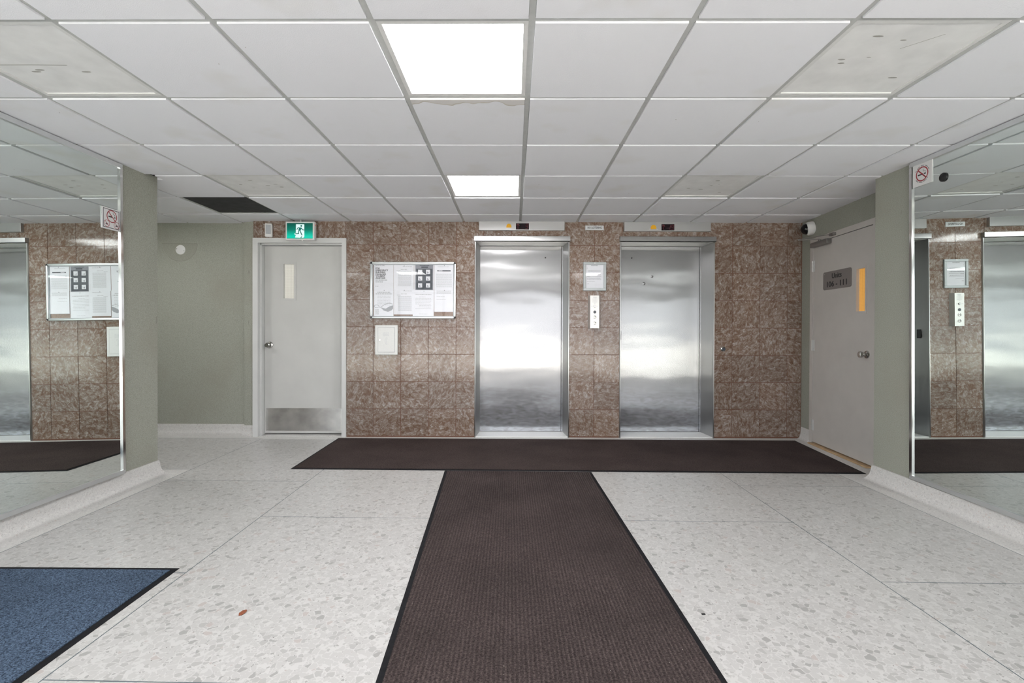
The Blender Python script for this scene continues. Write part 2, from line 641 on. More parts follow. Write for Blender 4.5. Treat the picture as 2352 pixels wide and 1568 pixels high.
brushed('brushed_steel', (0.50, 0.50, 0.495), 0.30, 0.0, 0.98)
brushed('door_steel', (0.385, 0.385, 0.39), 0.20, 0.22, 0.96, True, 0.74)


def carpet(name, dark, light, ribs, scale, fleck=None):
    mt, nt, N, L, b = new_mat(name)
    geo = N.new('ShaderNodeNewGeometry')
    n = N.new('ShaderNodeTexNoise'); n.inputs['Scale'].default_value = scale; n.inputs['Detail'].default_value = 3
    n.inputs['Roughness'].default_value = 0.7
    mp = N.new('ShaderNodeMapping'); mp.inputs['Scale'].default_value = (1, 1, 1)
    L.new(geo.outputs['Position'], mp.inputs['Vector']); L.new(mp.outputs[0], n.inputs['Vector'])
    cr = ramp(N, [(0.34, dark), (0.66, light)])
    L.new(n.outputs['Fac'], cr.inputs[0])
    c = cr.outputs[0]
    h = n.outputs['Fac']
    if ribs:
        sp = N.new('ShaderNodeSeparateXYZ'); L.new(geo.outputs['Position'], sp.inputs[0])
        mu = N.new('ShaderNodeMath'); mu.operation = 'MULTIPLY'; mu.inputs[1].default_value = 2 * math.pi / ribs
        L.new(sp.outputs[0], mu.inputs[0])
        si = N.new('ShaderNodeMath'); si.operation = 'SINE'; L.new(mu.outputs[0], si.inputs[0])
        mr = N.new('ShaderNodeMapRange'); mr.inputs[1].default_value = -1
        L.new(si.outputs[0], mr.inputs[0])
        ad = N.new('ShaderNodeMath'); ad.operation = 'MULTIPLY_ADD'; ad.inputs[1].default_value = 1.6
        L.new(mr.outputs[0], ad.inputs[0]); L.new(n.outputs['Fac'], ad.inputs[2])
        h = ad.outputs[0]
        ml = N.new('ShaderNodeMapRange'); ml.inputs[3].default_value, ml.inputs[4].default_value = 0.72, 1.1
        L.new(mr.outputs[0], ml.inputs[0])
        hs = N.new('ShaderNodeHueSaturation'); L.new(c, hs.inputs['Color']); L.new(ml.outputs[0], hs.inputs['Value'])
        c = hs.outputs[0]
    w = N.new('ShaderNodeTexNoise'); w.inputs['Scale'].default_value = 2.5; w.inputs['Detail'].default_value = 4
    L.new(geo.outputs['Position'], w.inputs['Vector'])
    wr = N.new('ShaderNodeMapRange'); wr.inputs[1].default_value, wr.inputs[2].default_value = 0.3, 0.7
    wr.inputs[3].default_value, wr.inputs[4].default_value = 0.82, 1.18
    L.new(w.outputs['Fac'], wr.inputs[0])
    h2 = N.new('ShaderNodeHueSaturation'); L.new(c, h2.inputs['Color']); L.new(wr.outputs[0], h2.inputs['Value'])
    c = h2.outputs[0]
    # lint
    v = N.new('ShaderNodeTexVoronoi'); v.inputs['Scale'].default_value = 14
    L.new(geo.outputs['Position'], v.inputs['Vector'])
    lt = N.new('ShaderNodeMath'); lt.operation = 'LESS_THAN'; lt.inputs[1].default_value = 0.022
    L.new(v.outputs['Distance'], lt.inputs[0])
    c = mixc(N, L, lt.outputs[0], c, fleck or light)
    L.new(c, b.inputs['Base Color'])
    b.inputs['Roughness'].default_value = 0.95
    b.inputs['Specular IOR Level'].default_value = 0.15
    bp = N.new('ShaderNodeBump'); bp.inputs['Strength'].default_value = 0.8; bp.inputs['Distance'].default_value = 0.004
    L.new(h, bp.inputs['Height']); L.new(bp.outputs[0], b.inputs['Normal'])


carpet('brown_ribbed_pile', (0.024, 0.017, 0.017), (0.105, 0.081, 0.078), 0.016, 170, (0.5, 0.46, 0.42))
carpet('brown_pile', (0.026, 0.018, 0.017), (0.085, 0.064, 0.060), 0, 150, (0.3, 0.26, 0.24))
carpet('blue_pile', (0.004, 0.009, 0.020), (0.125, 0.180, 0.265), 0, 190, (0.5, 0.55, 0.6))

simple('grout', (0.15, 0.066, 0.038), 0.8, noise=0.2)
simple('zinc_strip', (0.115, 0.15, 0.17), 0.45, 0.3)
simple('grid_white', (0.52, 0.53, 0.52), 0.5, noise=0.05, nscale=30)
simple('plenum', (0.035, 0.035, 0.036), 0.9, noise=0.2, nscale=5)
simple('black_panel', (0.030, 0.030, 0.032), 0.8, noise=0.3, nscale=14)
simple('diffuser_off', (0.85, 0.85, 0.848), 0.45, noise=0.06, nscale=9)
simple('smudge', (0.42, 0.41, 0.385), 0.6)
simple('lamp_frame', (0.76, 0.76, 0.75), 0.45, noise=0.03)
simple('diffuser_lit', (0.9, 0.9, 0.9), 0.5, emit=(1.0, 0.985, 0.99), es=LAMP)
simple('grey_paint', (0.58, 0.58, 0.565), 0.42, noise=0.035, nscale=4, bump=0.05, bscale=500)
simple('frame_paint', (0.67, 0.675, 0.67), 0.4, noise=0.03, nscale=5)
simple('taupe_paint', (0.60, 0.575, 0.55), 0.42, noise=0.03, nscale=6, bump=0.06, bscale=500)
simple('chrome', (0.78, 0.78, 0.77), 0.12, 1.0)
simple('dark_chrome', (0.50, 0.49, 0.47), 0.10, 1.0)
simple('kick_steel', (0.66, 0.65, 0.64), 0.20, 1.0, noise=0.18, nscale=7, bump=0.25, bscale=14)
simple('aluminium', (0.76, 0.78, 0.79), 0.32, 0.85)
simple('closer_grey', (0.24, 0.225, 0.215), 0.45, 0.4)
simple('satin_steel', (0.64, 0.635, 0.62), 0.38, 0.75)
simple('notice_frame', (0.46, 0.49, 0.50), 0.4, 0.3)
simple('indicator_plate', (0.52, 0.52, 0.52), 0.35, 0.8)
simple('white_plastic', (0.80, 0.80, 0.79), 0.4)
simple('offwhite_enamel', (0.80, 0.805, 0.79), 0.35, noise=0.02)
simple('grey_plastic', (0.47, 0.49, 0.52), 0.3)
simple('black_plastic', (0.012, 0.012, 0.014), 0.35)
simple('black_gloss', (0.006, 0.006, 0.007), 0.05)
simple('black_rubber', (0.012, 0.012, 0.014), 0.75, noise=0.2, nscale=40, spec=0.15)
simple('blue_grey_button', (0.055, 0.065, 0.085), 0.3)
simple('ink', (0.045, 0.047, 0.055), 0.7)
simple('grey_ink', (0.40, 0.41, 0.44), 0.8)
simple('faint_ink', (0.58, 0.59, 0.62), 0.8)
simple('poster_grey', (0.30, 0.31, 0.35), 0.7)
simple('poster_dark', (0.10, 0.11, 0.13), 0.7)
simple('paper', (0.88, 0.89, 0.94), 0.75, noise=0.015, nscale=20)
simple('cork', (0.33, 0.235, 0.185), 0.9, noise=0.15, nscale=60)
simple('red_ink', (0.33, 0.035, 0.045), 0.5)
simple('white_sign', (0.74, 0.74, 0.74), 0.4)
simple('yellow_vinyl', (0.83, 0.42, 0.0), 0.5)
simple('taupe_sign', (0.235, 0.212, 0.205), 0.45)
simple('sign_black', (0.02, 0.02, 0.022), 0.5)
simple('display_window', (0.012, 0.006, 0.008), 0.12)
simple('dim_red_led', (0.05, 0.008, 0.01), 0.4, emit=(0.55, 0.035, 0.09), es=0.035)
simple('red_pilot', (0.3, 0.02, 0.02), 0.4, emit=(1, 0.15, 0.12), es=0.25)
simple('leaf_brown', (0.24, 0.075, 0.035), 0.6, noise=0.3, nscale=150)
simple('tan_light_leak', (0.52, 0.36, 0.20), 0.5, noise=0.2, nscale=20)
simple('warm_corridor_pane', (0.55, 0.33, 0.09), 0.5, emit=(1.0, 0.50, 0.11), es=0.20)
simple('pale_pane', (0.50, 0.49, 0.45), 0.25, emit=(0.95, 0.92, 0.82), es=0.16)
simple('wire', (0.33, 0.32, 0.29), 0.5, 0.5)
simple('amber_wire', (0.55, 0.32, 0.08), 0.5)
simple('stone_paving', (0.62, 0.61, 0.58), 0.9, noise=0.12, nscale=2)
simple('patch_paint', (0.322, 0.326, 0.275), 0.6, noise=0.1, nscale=190)
simple('patch_edge', (0.25, 0.25, 0.205), 0.6)
simple('entrance_aluminium', (0.25, 0.25, 0.25), 0.35, 0.8)


def mirror_mat():
    mt, nt, N, L, b = new_mat('mirror_glass')
    b.inputs['Base Color'].default_value = (0.82, 0.88, 0.855, 1)
    b.inputs['Metallic'].default_value = 1
    b.inputs['Roughness'].default_value = 0.0


mirror_mat()


def glass_mat(name, tint, refl=1.0):
    mt = bpy.data.materials.new(name)
    mt.use_nodes = True
    MAT[name] = mt
    nt = mt.node_tree
    N, L = nt.nodes, nt.links
    N.remove(N['Principled BSDF'])
    out = N['Material Output']
    tr = N.new('ShaderNodeBsdfTransparent'); tr.inputs['Color'].default_value = (*tint, 1)
    gl = N.new('ShaderNodeBsdfGlossy'); gl.inputs['Roughness'].default_value = 0.015
    fr = N.new('ShaderNodeFresnel'); fr.inputs['IOR'].default_value = 1.5
    mu = N.new('ShaderNodeMath'); mu.operation = 'MULTIPLY'; mu.inputs[1].default_value = refl
    L.new(fr.outputs[0], mu.inputs[0])
    # reflect on the front face only: a thin pane without refraction has no inner reflection
    gb = N.new('ShaderNodeNewGeometry')
    inv = N.new('ShaderNodeMath'); inv.operation = 'SUBTRACT'; inv.inputs[0].default_value = 1.0
    L.new(gb.outputs['Backfacing'], inv.inputs[1])
    mf = N.new('ShaderNodeMath'); mf.operation = 'MULTIPLY'
    L.new(mu.outputs[0], mf.inputs[0]); L.new(inv.outputs[0], mf.inputs[1])
    mx = N.new('ShaderNodeMixShader')
    L.new(mf.outputs[0], mx.inputs[0]); L.new(tr.outputs[0], mx.inputs[1]); L.new(gl.outputs[0], mx.inputs[2])
    L.new(mx.outputs[0], out.inputs['Surface'])


glass_mat('clear_glass', (0.99, 0.99, 0.99))
glass_mat('entrance_glass', (0.97, 0.97, 0.97))


def exit_panel():
    mt, nt, N, L, b = new_mat('exit_green')
    b.inputs['Base Color'].default_value = (0.0, 0.05, 0.035, 1)
    b.inputs['Roughness'].default_value = 0.3
    geo = N.new('ShaderNodeNewGeometry')
    sp = N.new('ShaderNodeSeparateXYZ'); L.new(geo.outputs['Position'], sp.inputs[0])
    mr = N.new('ShaderNodeMapRange'); mr.inputs[1].default_value, mr.inputs[2].default_value = 2.29, 2.125
    L.new(sp.outputs[2], mr.inputs[0])
    cr = ramp(N, [(0.0, (0.0, 0.06, 0.045)), (0.45, (0.0, 0.19, 0.13)), (0.75, (0.0, 0.55, 0.38)), (0.93, (0.0, 0.80, 0.58)), (1.0, (0.0, 0.35, 0.25))])
    L.new(mr.outputs[0], cr.inputs[0])
    L.new(cr.outputs[0], b.inputs['Emission Color'])
    b.inputs['Emission Strength'].default_value = 0.30


exit_panel()
simple('exit_white', (0.6, 0.8, 0.78), 0.4, emit=(0.80, 1.0, 0.98), es=0.20)
simple('exit_man', (0.0, 0.055, 0.05), 0.4, emit=(0.0, 0.17, 0.15), es=0.25)

# ================================================================== STRUCTURE
# ---- floor: terrazzo bays between zinc strips
floor = obj('floor', (lambda b: (box(b, -5.2, 3.6, -1.9, 5.75, -0.12, -0.012), b)[1])(B()), 'cove_terrazzo')
floor['kind'] = 'structure'
XJ = [-2.639, -1.545, 1.721, 2.665]
SL = -0.020


def bay(x0, x1, ya, yb, slope=True):
    g = 0.0025
    k = SL if slope else 0.0
    pts = [(x0 + g, ya + k * x0 + g), (x1 - g, ya + k * x1 + g), (x1 - g, yb + k * x1 - g), (x0 + g, yb + k * x0 - g)]
    b = B()
    prism(b, pts, -0.02, 0.0)
    obj('terrazzo_bay', b, 'terrazzo', floor)


def strip(p, q):
    b = B()
    bar(b, (p[0], p[1], -0.010), (q[0], q[1], -0.010), 0.0062, 0.0194)
    obj('divider_strip', b, 'zinc_strip', floor)


def flat_bay(pts, mat='terrazzo'):
    b = B()
    prism(b, pts, -0.02, 0.0)
    obj('terrazzo_bay', b, mat, floor)


side_cuts = [-1.6, 0.87, 2.268, 3.658, 5.06]
for x0, x1 in ((XJ[0], XJ[1]), (XJ[2], XJ[3])):
    for a, c in zip(side_cuts, side_cuts[1:]):
        bay(x0, x1, a, c)
    for a in side_cuts[1:]:
        strip((x0 + .003, a + SL * x0), (x1 - .003, a + SL * x1))
mid_cuts = [-1.6, 0.16, 1.56, 2.963, 4.36, 5.13]
for a, c in zip(mid_cuts, mid_cuts[1:]):
    bay(XJ[1], XJ[2], a, c)
for a in mid_cuts[1:]:
    strip((XJ[1] + .003, a + SL * XJ[1]), (XJ[2] - .003, a + SL * XJ[2]))
for x in XJ[1:3]:
    strip((x, -1.58), (x, 5.12))
strip((XJ[0], -1.58), (XJ[0], 5.10))
strip((XJ[3], -1.58), (XJ[3], 5.0))
# borders: plain terrazzo along the walls and the passage on the left
flat_bay([(-5.0, 4.003), (-2.642, 4.003), (-2.642, 5.15), (-5.0, 5.15)])
strip((-5.0, 4.0), (-2.645, 4.0))
flat_bay([(-5.0, 5.156), (-2.642, 5.156), (-2.642, 5.40), (-5.0, 5.40)], 'cove_terrazzo')
strip((-5.0, 5.153), (-2.645, 5.153))
flat_bay([(-2.636, 5.113), (-1.548, 5.092), (-1.548, 5.50), (-2.636, 5.50)], 'cove_terrazzo')
flat_bay([(-1.542, 5.161), (1.718, 5.096), (1.718, 5.50), (-1.542, 5.50)], 'cove_terrazzo')
flat_bay([(1.724, 5.026), (2.662, 5.007), (2.662, 5.50), (1.724, 5.50)], 'cove_terrazzo')
flat_bay([(2.668, -1.6), (2.80, -1.6), (2.80, 3.715), (3.30, 3.715), (3.30, 5.50), (2.668, 5.50)], 'cove_terrazzo')
flat_bay([(-2.765, -1.6), (-2.642, -1.6), (-2.642, 3.997), (-5.0, 3.997), (-5.0, 3.787), (-2.765, 3.787)], 'cove_terrazzo')

# ---- walls
def wallbox(name, mat, *bx):
    b = B()
    for c in bx:
        box(b, *c)
    return struct(name, b, mat)


HT = 2.44
wallbox('wall_left', 'green_wallcovering', (-2.98, XL, YF, YL, -0.02, 2.347))
wallbox('wall_right', 'green_wallcovering', (XR, 3.06, YF, YR, -0.02, HT))
wallbox('wall_passage_near', 'green_wallcovering', (-5.2, -2.98, YL - 0.15, YL, -0.02, HT))
wallbox('wall_passage_end', 'green_wallcovering', (-5.2, -5.0, YL, 5.6, -0.02, HT))
wallbox('wall_recess', 'green_wallcovering', (-5.0, -2.90, 5.33, 5.5, -0.02, HT), (-2.90, -2.783, 5.27, 5.5, -0.02, HT))

# tiled wall: openings for the door and both elevators
OPEN = [(-2.781, -1.773, 0.0, 2.148), (-0.386, 0.638, 0.0, 2.122), (1.181, 2.206, 0.0, 2.122)]
back_parts = []
xs = [-2.783] + [v for o in OPEN for v in o[:2]] + [3.20]
for i in range(0, len(xs), 2):
    if xs[i + 1] - xs[i] > 0.01:
        back_parts.append((xs[i], xs[i + 1], YW + 0.0030, 5.62, -0.02, HT))
for o in OPEN:
    back_parts.append((o[0], o[1], YW + 0.0030, 5.62, o[3], HT))
    back_parts.append((o[0], o[1], 5.53, 5.62, -0.02, o[3]))
bb = B()
for c in back_parts:
    box(bb, *c)
wall_back = struct('wall_back', bb, 'grout')
TX0, TZ0, TW, TH = -0.587, 0.012, 0.2988, 0.2953
for kc in range(-8, 14):
    for kr in range(0, 8):
        x0, x1 = TX0 + kc * TW, TX0 + (kc + 1) * TW
        z0, z1 = TZ0 + kr * TH, TZ0 + (kr + 1) * TH
        x0c, x1c, z1c = max(x0, -2.779), min(x1, 3.150), min(z1, 2.355)
        if x1c - x0c < 0.012:
            continue
        g = 0.0027
        x0c, x1c, z0c, z1c = x0c + g, x1c - g, z0 + g, z1c - g
        cx = sorted({x0c, x1c} | {v for o in OPEN for v in o[:2] if x0c < v < x1c})
        cz = sorted({z0c, z1c} | {o[3] for o in OPEN if z0c < o[3] < z1c})
        b = B()
        n = 0
        yo = random.uniform(-0.0006, 0.0006)
        for za, zb in zip(cz, cz[1:]):
            run = None
            spans = []
            for xa, xb in zip(cx, cx[1:]):
                mx_, mz_ = (xa + xb) / 2, (za + zb) / 2
                if any(o[0] < mx_ < o[1] and o[2] <= mz_ < o[3] for o in OPEN):
                    continue
                if spans and abs(spans[-1][1] - xa) < 1e-6:
                    spans[-1][1] = xb
                else:
                    spans.append([xa, xb])
            for xa, xb in spans:
                box(b, xa, xb, YW + yo, YW + 0.008, za, zb)
                n += 1
        if n:
            obj('tile', b, 'marble_tile', wall_back)
        else:
            b.free()

# door wall on the right: local frame, x along the wall towards the camera, y into the wall
ax = (B2 - A2).normalized()
DW = Matrix(((ax.x, -ax.y, 0, A2.x), (ax.y, ax.x, 0, A2.y), (0, 0, 1, 0), (0, 0, 0, 1)))
if DW.to_3x3() @ Vector((0, 1, 0)) and (DW.to_3x3() @ Vector((0, 1, 0))).x < 0:
    DW = Matrix(((ax.x, ax.y, 0, A2.x), (ax.y, -ax.x, 0, A2.y), (0, 0, 1, 0), (0, 0, 0, 1)))


def dw(bm):
    bmesh.ops.transform(bm, matrix=DW, verts=bm.verts)
    return bm


DWP = lambda x, y, z: DW @ Vector((x, y, z))
b = B()
box(b, -0.01, 0.185, 0, 0.16, -0.02, HT)
box(b, 1.195, 1.53, 0, 0.16, -0.02, HT)
box(b, 0.185, 1.195, 0, 0.16, 2.115, HT)
box(b, 0.185, 1.195, 0.13, 0.16, -0.02, 2.115)
struct('wall_door_side', dw(b), 'green_wallcovering')

# glazed entrance front behind the camera
win = struct_empty('window_1', (0, YF, 0))
for x in (-2.765, -1.66, -0.56, 0.56, 1.66, 2.765):
    b = B()
    box(b, x - 0.025, x + 0.025, YF - 0.05, YF + 0.03, 0, HT)
    obj('mullion', b, 'entrance_aluminium', win)
for z in (0.05, 2.08, 2.16):
    b = B()
    box(b, -2.74, 2.74, YF - 0.045, YF + 0.025, z - 0.025, z + 0.025)
    obj('transom', b, 'entrance_aluminium', win)
for x0, x1 in zip((-2.74, -1.635, -0.535, 0.585, 1.685), (-1.685, -0.585, 0.535, 1.635, 2.74)):
    b = B()
    box(b, x0, x1, YF - 0.012, YF - 0.004, 0.07, 2.06)
    obj('pane', b, 'entrance_glass', win)
wallbox('wall_front', 'green_wallcovering', (-3.1, 3.2, YF - 0.1, YF + 0.02, 2.19, HT))
path = wallbox('path', 'stone_paving', (-30, 30, -30, YF - 0.06, -0.14, -0.02))
# ---- terrazzo cove bases
CP = [(-0.02, -0.01), (-0.02, 0.132), (0.0, 0.133), (0.006, 0.130), (0.010, 0.115), (0.013, 0.085), (0.019, 0.058), (0.032, 0.033), (0.052, 0.015), (0.078, 0.006), (0.115, 0.0015), (0.115, -0.01)]
CP2 = [(p, z * 0.87) for p, z in CP]
b = B(); sweep(b, [(XL, YF + .05), (XL, YL), (-4.98, YL)], CP, 1)
struct('baseboard_left', b, 'cove_terrazzo', True)
b = B(); sweep(b, [(XR, YF + .05), (XR, YR), (3.035, YR)], CP, -1)
struct('baseboard_right', b, 'cove_terrazzo', True)
CPS = [(o * 0.72, z) for o, z in CP2]
b = B(); sweep(b, [(-4.98, 5.33), (-2.90, 5.33), (-2.90, 5.27), (-2.786, 5.27)], CPS, 1)
struct('baseboard_recess', b, 'cove_terrazzo', True)
b = B()
p0, p1 = DWP(0.0, 0, 0), DWP(0.178, 0, 0)
sweep(b, [(p0.x, p0.y), (p1.x, p1.y)], [(o * 0.35, z * 0.95) for o, z in CP], 1)
struct('baseboard_door_side', b, 'cove_terrazzo', True)

# ---- suspended ceiling
b = B()
box(b, -5.2, 3.6, -1.7, 5.7, 2.44, 2.52)
ceiling = struct('ceiling', b, 'plenum')
TH_, T = -0.0076, 0.61
G0 = Vector((0.0787, 1.8345))
CX, SX = math.cos(TH_), math.sin(TH_)


def gp(j, r):
    return (G0.x + T * (j * CX - r * SX), G0.y + T * (j * SX + r * CX))


REG = [
    [(XL, YF), (XR, YF), (XR, 3.66), (XL, 3.66)],
    [(XL + 0.045, 3.66), (XR, 3.66), (XR, YR), (XL + 0.045, YR)],
    [(XL + 0.045, YR), (3.046, YR), (3.051, YL), (XL + 0.045, YL)],
    [(-5.0, YL), (3.051, YL), (3.155, YW), (-5.0, YW)],
    [(-5.0, YW), (-2.79, YW), (-2.79, 5.27), (-5.0, 5.27)],
    [(-5.0, 5.27), (-2.90, 5.27), (-2.90, 5.33), (-5.0, 5.33)],
]
LIT = {(-1, 0), (-1, 3), (-1, -3), (-4, -3), (2, -3), (-7, 3)}  # passage panel and outer pair behind the camera are added, unseen fill
UNLIT = {(-4, 0), (2, 0), (-4, 3), (2, 3)}
BLACK = {(-5, 4)}


def inset_cell(j, r, g):
    c = [gp(j, r), gp(j + 1, r), gp(j + 1, r + 1), gp(j, r + 1)]
    mx_ = sum(p[0] for p in c) / 4
    my_ = sum(p[1] for p in c) / 4
    k = 1 - 2 * g / T
    return [(mx_ + (p[0] - mx_) * k, my_ + (p[1] - my_) * k) for p in c]


light_cells = []
for r in range(-6, 6):
    for j in range(-9, 6):
        cell = inset_cell(j, r, 0.0135)
        if (j, r) in LIT or (j, r) in UNLIT:
            light_cells.append((j, r))
            continue
        b = B()
        n = 0
        dz = random.uniform(-0.0015, 0.0015)
        z0 = CEIL - 0.008 + dz
        if (j, r) in BLACK:
            z0 = CEIL + 0.003
        for R in REG:
            p = clip_poly(cell, R)
            if area(p) > 4e-4:
                prism(b, p, z0, CEIL + 0.012)
                n += 1
        if not n:
            b.free()
            continue
        if (j, r) in BLACK:
            o = obj('ceiling_tile', b, 'black_panel', ceiling)
            o['label'] = 'black panel in place of a missing white tile'
        else:
            obj('ceiling_tile', b, 'stained_ceiling_tile' if (j, r) == (-1, 1) else 'ceiling_tile', ceiling)

HW = 0.0122
for j in range(-9, 7):          # main runners
    b = B()
    n = 0
    c = [gp(j, -7), gp(j, 7)]
    q = [(c[0][0] - HW, c[0][1]), (c[0][0] + HW, c[0][1]), (c[1][0] + HW, c[1][1]), (c[1][0] - HW, c[1][1])]
    for R in REG:
        p = clip_poly(q, R)
        if area(p) > 1e-4:
            prism(b, p, CEIL, CEIL + 0.012)
            n += 1
    if n:
        obj('grid_runner', b, 'grid_white', ceiling)
    else:
        b.free()
for r in range(-5, 7):          # cross tees, one per cell
    for j in range(-9, 6):
        a, c = gp(j, r), gp(j + 1, r)
        q = [(a[0] + HW, a[1] - HW), (c[0] - HW, c[1] - HW), (c[0] - HW, c[1] + HW), (a[0] + HW, a[1] + HW)]
        b = B()
        n = 0
        for R in REG:
            p = clip_poly(q, R)
            if area(p) > 1e-4:
                prism(b, p, CEIL + 0.0004, CEIL + 0.012)
                n += 1
        if n:
            obj('grid_tee', b, 'grid_white', ceiling)
        else:
            b.free()

# ---- recessed ceiling lights
LIGHT_LABEL = {
    (-1, 0): 'large lit white light panel in the ceiling nearest the camera',
    (-1, 3): 'smaller-looking lit white light panel in the ceiling in front of the elevators',
    (-1, -3): 'lit white light panel in the ceiling overhead, behind the camera',
    (-4, 0): 'unlit light panel with a dirt streak across it at the upper left of the ceiling',
    (2, 0): 'unlit light panel with grey smudges at the upper right of the ceiling',
    (-4, 3): 'unlit beige light panel in the ceiling near the left column and black panel',
    (2, 3): 'unlit light panel with small dirt spots above the right elevator',
    (-7, 3): 'added fill light panel, unseen in the passage ceiling behind the left column',
    (-4, -3): 'added fill light panel overhead on the left, unseen behind the camera',
    (2, -3): 'added fill light panel overhead on the right, unseen behind the camera',
}
for (j, r) in light_cells:
    mid = inset_cell(j, r, T / 2 - 0.001)
    c = (sum(p[0] for p in mid) / 4, sum(p[1] for p in mid) / 4, CEIL)
    lit = (j, r) in LIT
    t = thing('ceiling_light', LIGHT_LABEL[(j, r)], 'ceiling light', c, 'square light panels in the ceiling grid')
    full = inset_cell(j, r, 0.0125)
    inn = inset_cell(j, r, 0.032)
    if (j, r) == (-4, 0) or (j, r) == (2, 0) or lit:
        pass
    b = B()
    lo_o = [b.verts.new((*p, CEIL + 0.001)) for p in full]
    lo_i = [b.verts.new((*p, CEIL + 0.001)) for p in inn]
    hi_i = [b.verts.new((*p, CEIL + 0.010)) for p in inn]
    hi_o = [b.verts.new((*p, CEIL + 0.014)) for p in full]
    for k in range(4):
        k2 = (k + 1) % 4
        b.faces.new((lo_o[k], lo_o[k2], lo_i[k2], lo_i[k]))
        b.faces.new((lo_i[k], lo_i[k2], hi_i[k2], hi_i[k]))
        b.faces.new((lo_o[k], hi_o[k], hi_o[k2], lo_o[k2]))
    clipped = [clip_poly(full, R) for R in REG]
    obj('frame', b, 'lamp_frame', t)
    b = B()
    prism(b, inset_cell(j, r, 0.0315), CEIL + 0.006, CEIL + 0.013)
    obj('diffuser', b, 'diffuser_lit' if lit else 'diffuser_off', t)
    if not lit and r >= 0:
        # dirt marks on the old diffusers
        s = Sheet((c[0], c[1], CEIL + 0.006), (1, 0, 0), (0, -1, 0))
        rs = random.Random(j * 31 + r)
        if (j, r) == (-4, 0):
            s.stroke([(-0.26, -0.02), (-0.1, -0.018), (0.06, -0.02)], 0.006)
            for x, y in ((-0.1, -0.06), (-0.13, -0.075), (0.1, -0.075), (-0.18, 0.12)):
                s.disc(x, y, 0.022, 0.0009, 12, 0.006)
        else:
            for k in range(6):
                x, y = rs.uniform(-0.2, 0.2), rs.uniform(-0.2, 0.2)
                w = rs.uniform(0.008, 0.022)
                s.disc(x, y, w, 0.0008 + k * 0.00002, 12, w * rs.uniform(0.2, 0.5))
            if (j, r) == (2, 0):
                s.stroke([(0.12, 0.2), (0.02, 0.1)], 0.003)
        s.done('dirt_marks', 'smudge', t)

# ================================================================== MIRRORS
def mirror(name, label, x_mid, yaw, lean, y0, y1, sgn):
    t = thing(name, label, 'mirror', (x_mid, y1, 0.14))
    z0, z1 = 0.150, 2.300
    zc = (z0 + z1) / 2
    X = lambda y, z: x_mid + yaw * (y - y1) - lean * (z - zc)
    b = B()
    f = [b.verts.new((X(y, z), y, z)) for y, z in ((y0, z0), (y1, z0), (y1, z1), (y0, z1))]
    k = [b.verts.new((X(y, z) + sgn * 0.005, y, z)) for y, z in ((y0, z0), (y1, z0), (y1, z1), (y0, z1))]
    b.faces.new(f)
    b.faces.new(k[::-1])
    for i in range(4):
        b.faces.new((f[i], k[i], k[(i + 1) % 4], f[(i + 1) % 4]))
    obj('mirror_panel', b, 'mirror_glass', t)
    d = -sgn
    # edge channels
    for nm, zz, h, mt in (('bottom_channel', z0 - 0.012, 0.026, 'aluminium'), ('top_channel', z1 - 0.006, 0.030, 'aluminium')):
        b = B()
        xa, xb = X(y1, zz + h / 2), X(y0, zz + h / 2)
        vs = []
        for y, x in ((y0, xb), (y1 + 0.018, xa)):
            for dx, dz in ((-0.004 * d, 0), (0.010 * d, 0), (0.010 * d, h), (-0.004 * d, h)):
                vs.append(b.verts.new((x + dx, y, zz + dz)))
        for f4 in ((0, 1, 2, 3), (7, 6, 5, 4), (0, 4, 5, 1), (1, 5, 6, 2), (2, 6, 7, 3), (3, 7, 4, 0)):
            b.faces.new([vs[i] for i in f4])
        obj(nm, b, mt, t)
    b = B()
    vs = []
    for z in (z0 - 0.012, z1 + 0.024):
        x = X(y1, z)
        for dx, dy in ((-0.004 * d, 0.0), (0.010 * d, 0.0), (0.010 * d, 0.022), (-0.004 * d, 0.022)):
            vs.append(b.verts.new((x + dx, y1 - 0.004 + dy, z)))
    for f4 in ((0, 1, 2, 3), (7, 6, 5, 4), (0, 4, 5, 1), (1, 5, 6, 2), (2, 6, 7, 3), (3, 7, 4, 0)):
        b.faces.new([vs[i] for i in f4])
    obj('edge_trim', b, 'chrome', t)
    return X


XLM = mirror('wall_mirror', 'large frameless-looking wall mirror on the left wall beside the green column', -2.750, -0.010, 0.009, -0.9, 3.412, -1)
XRM = mirror('wall_mirror', 'large wall mirror on the right wall, with a black disc near its top', 2.785, 0.022, 0.009, 0.6, 3.345, 1)


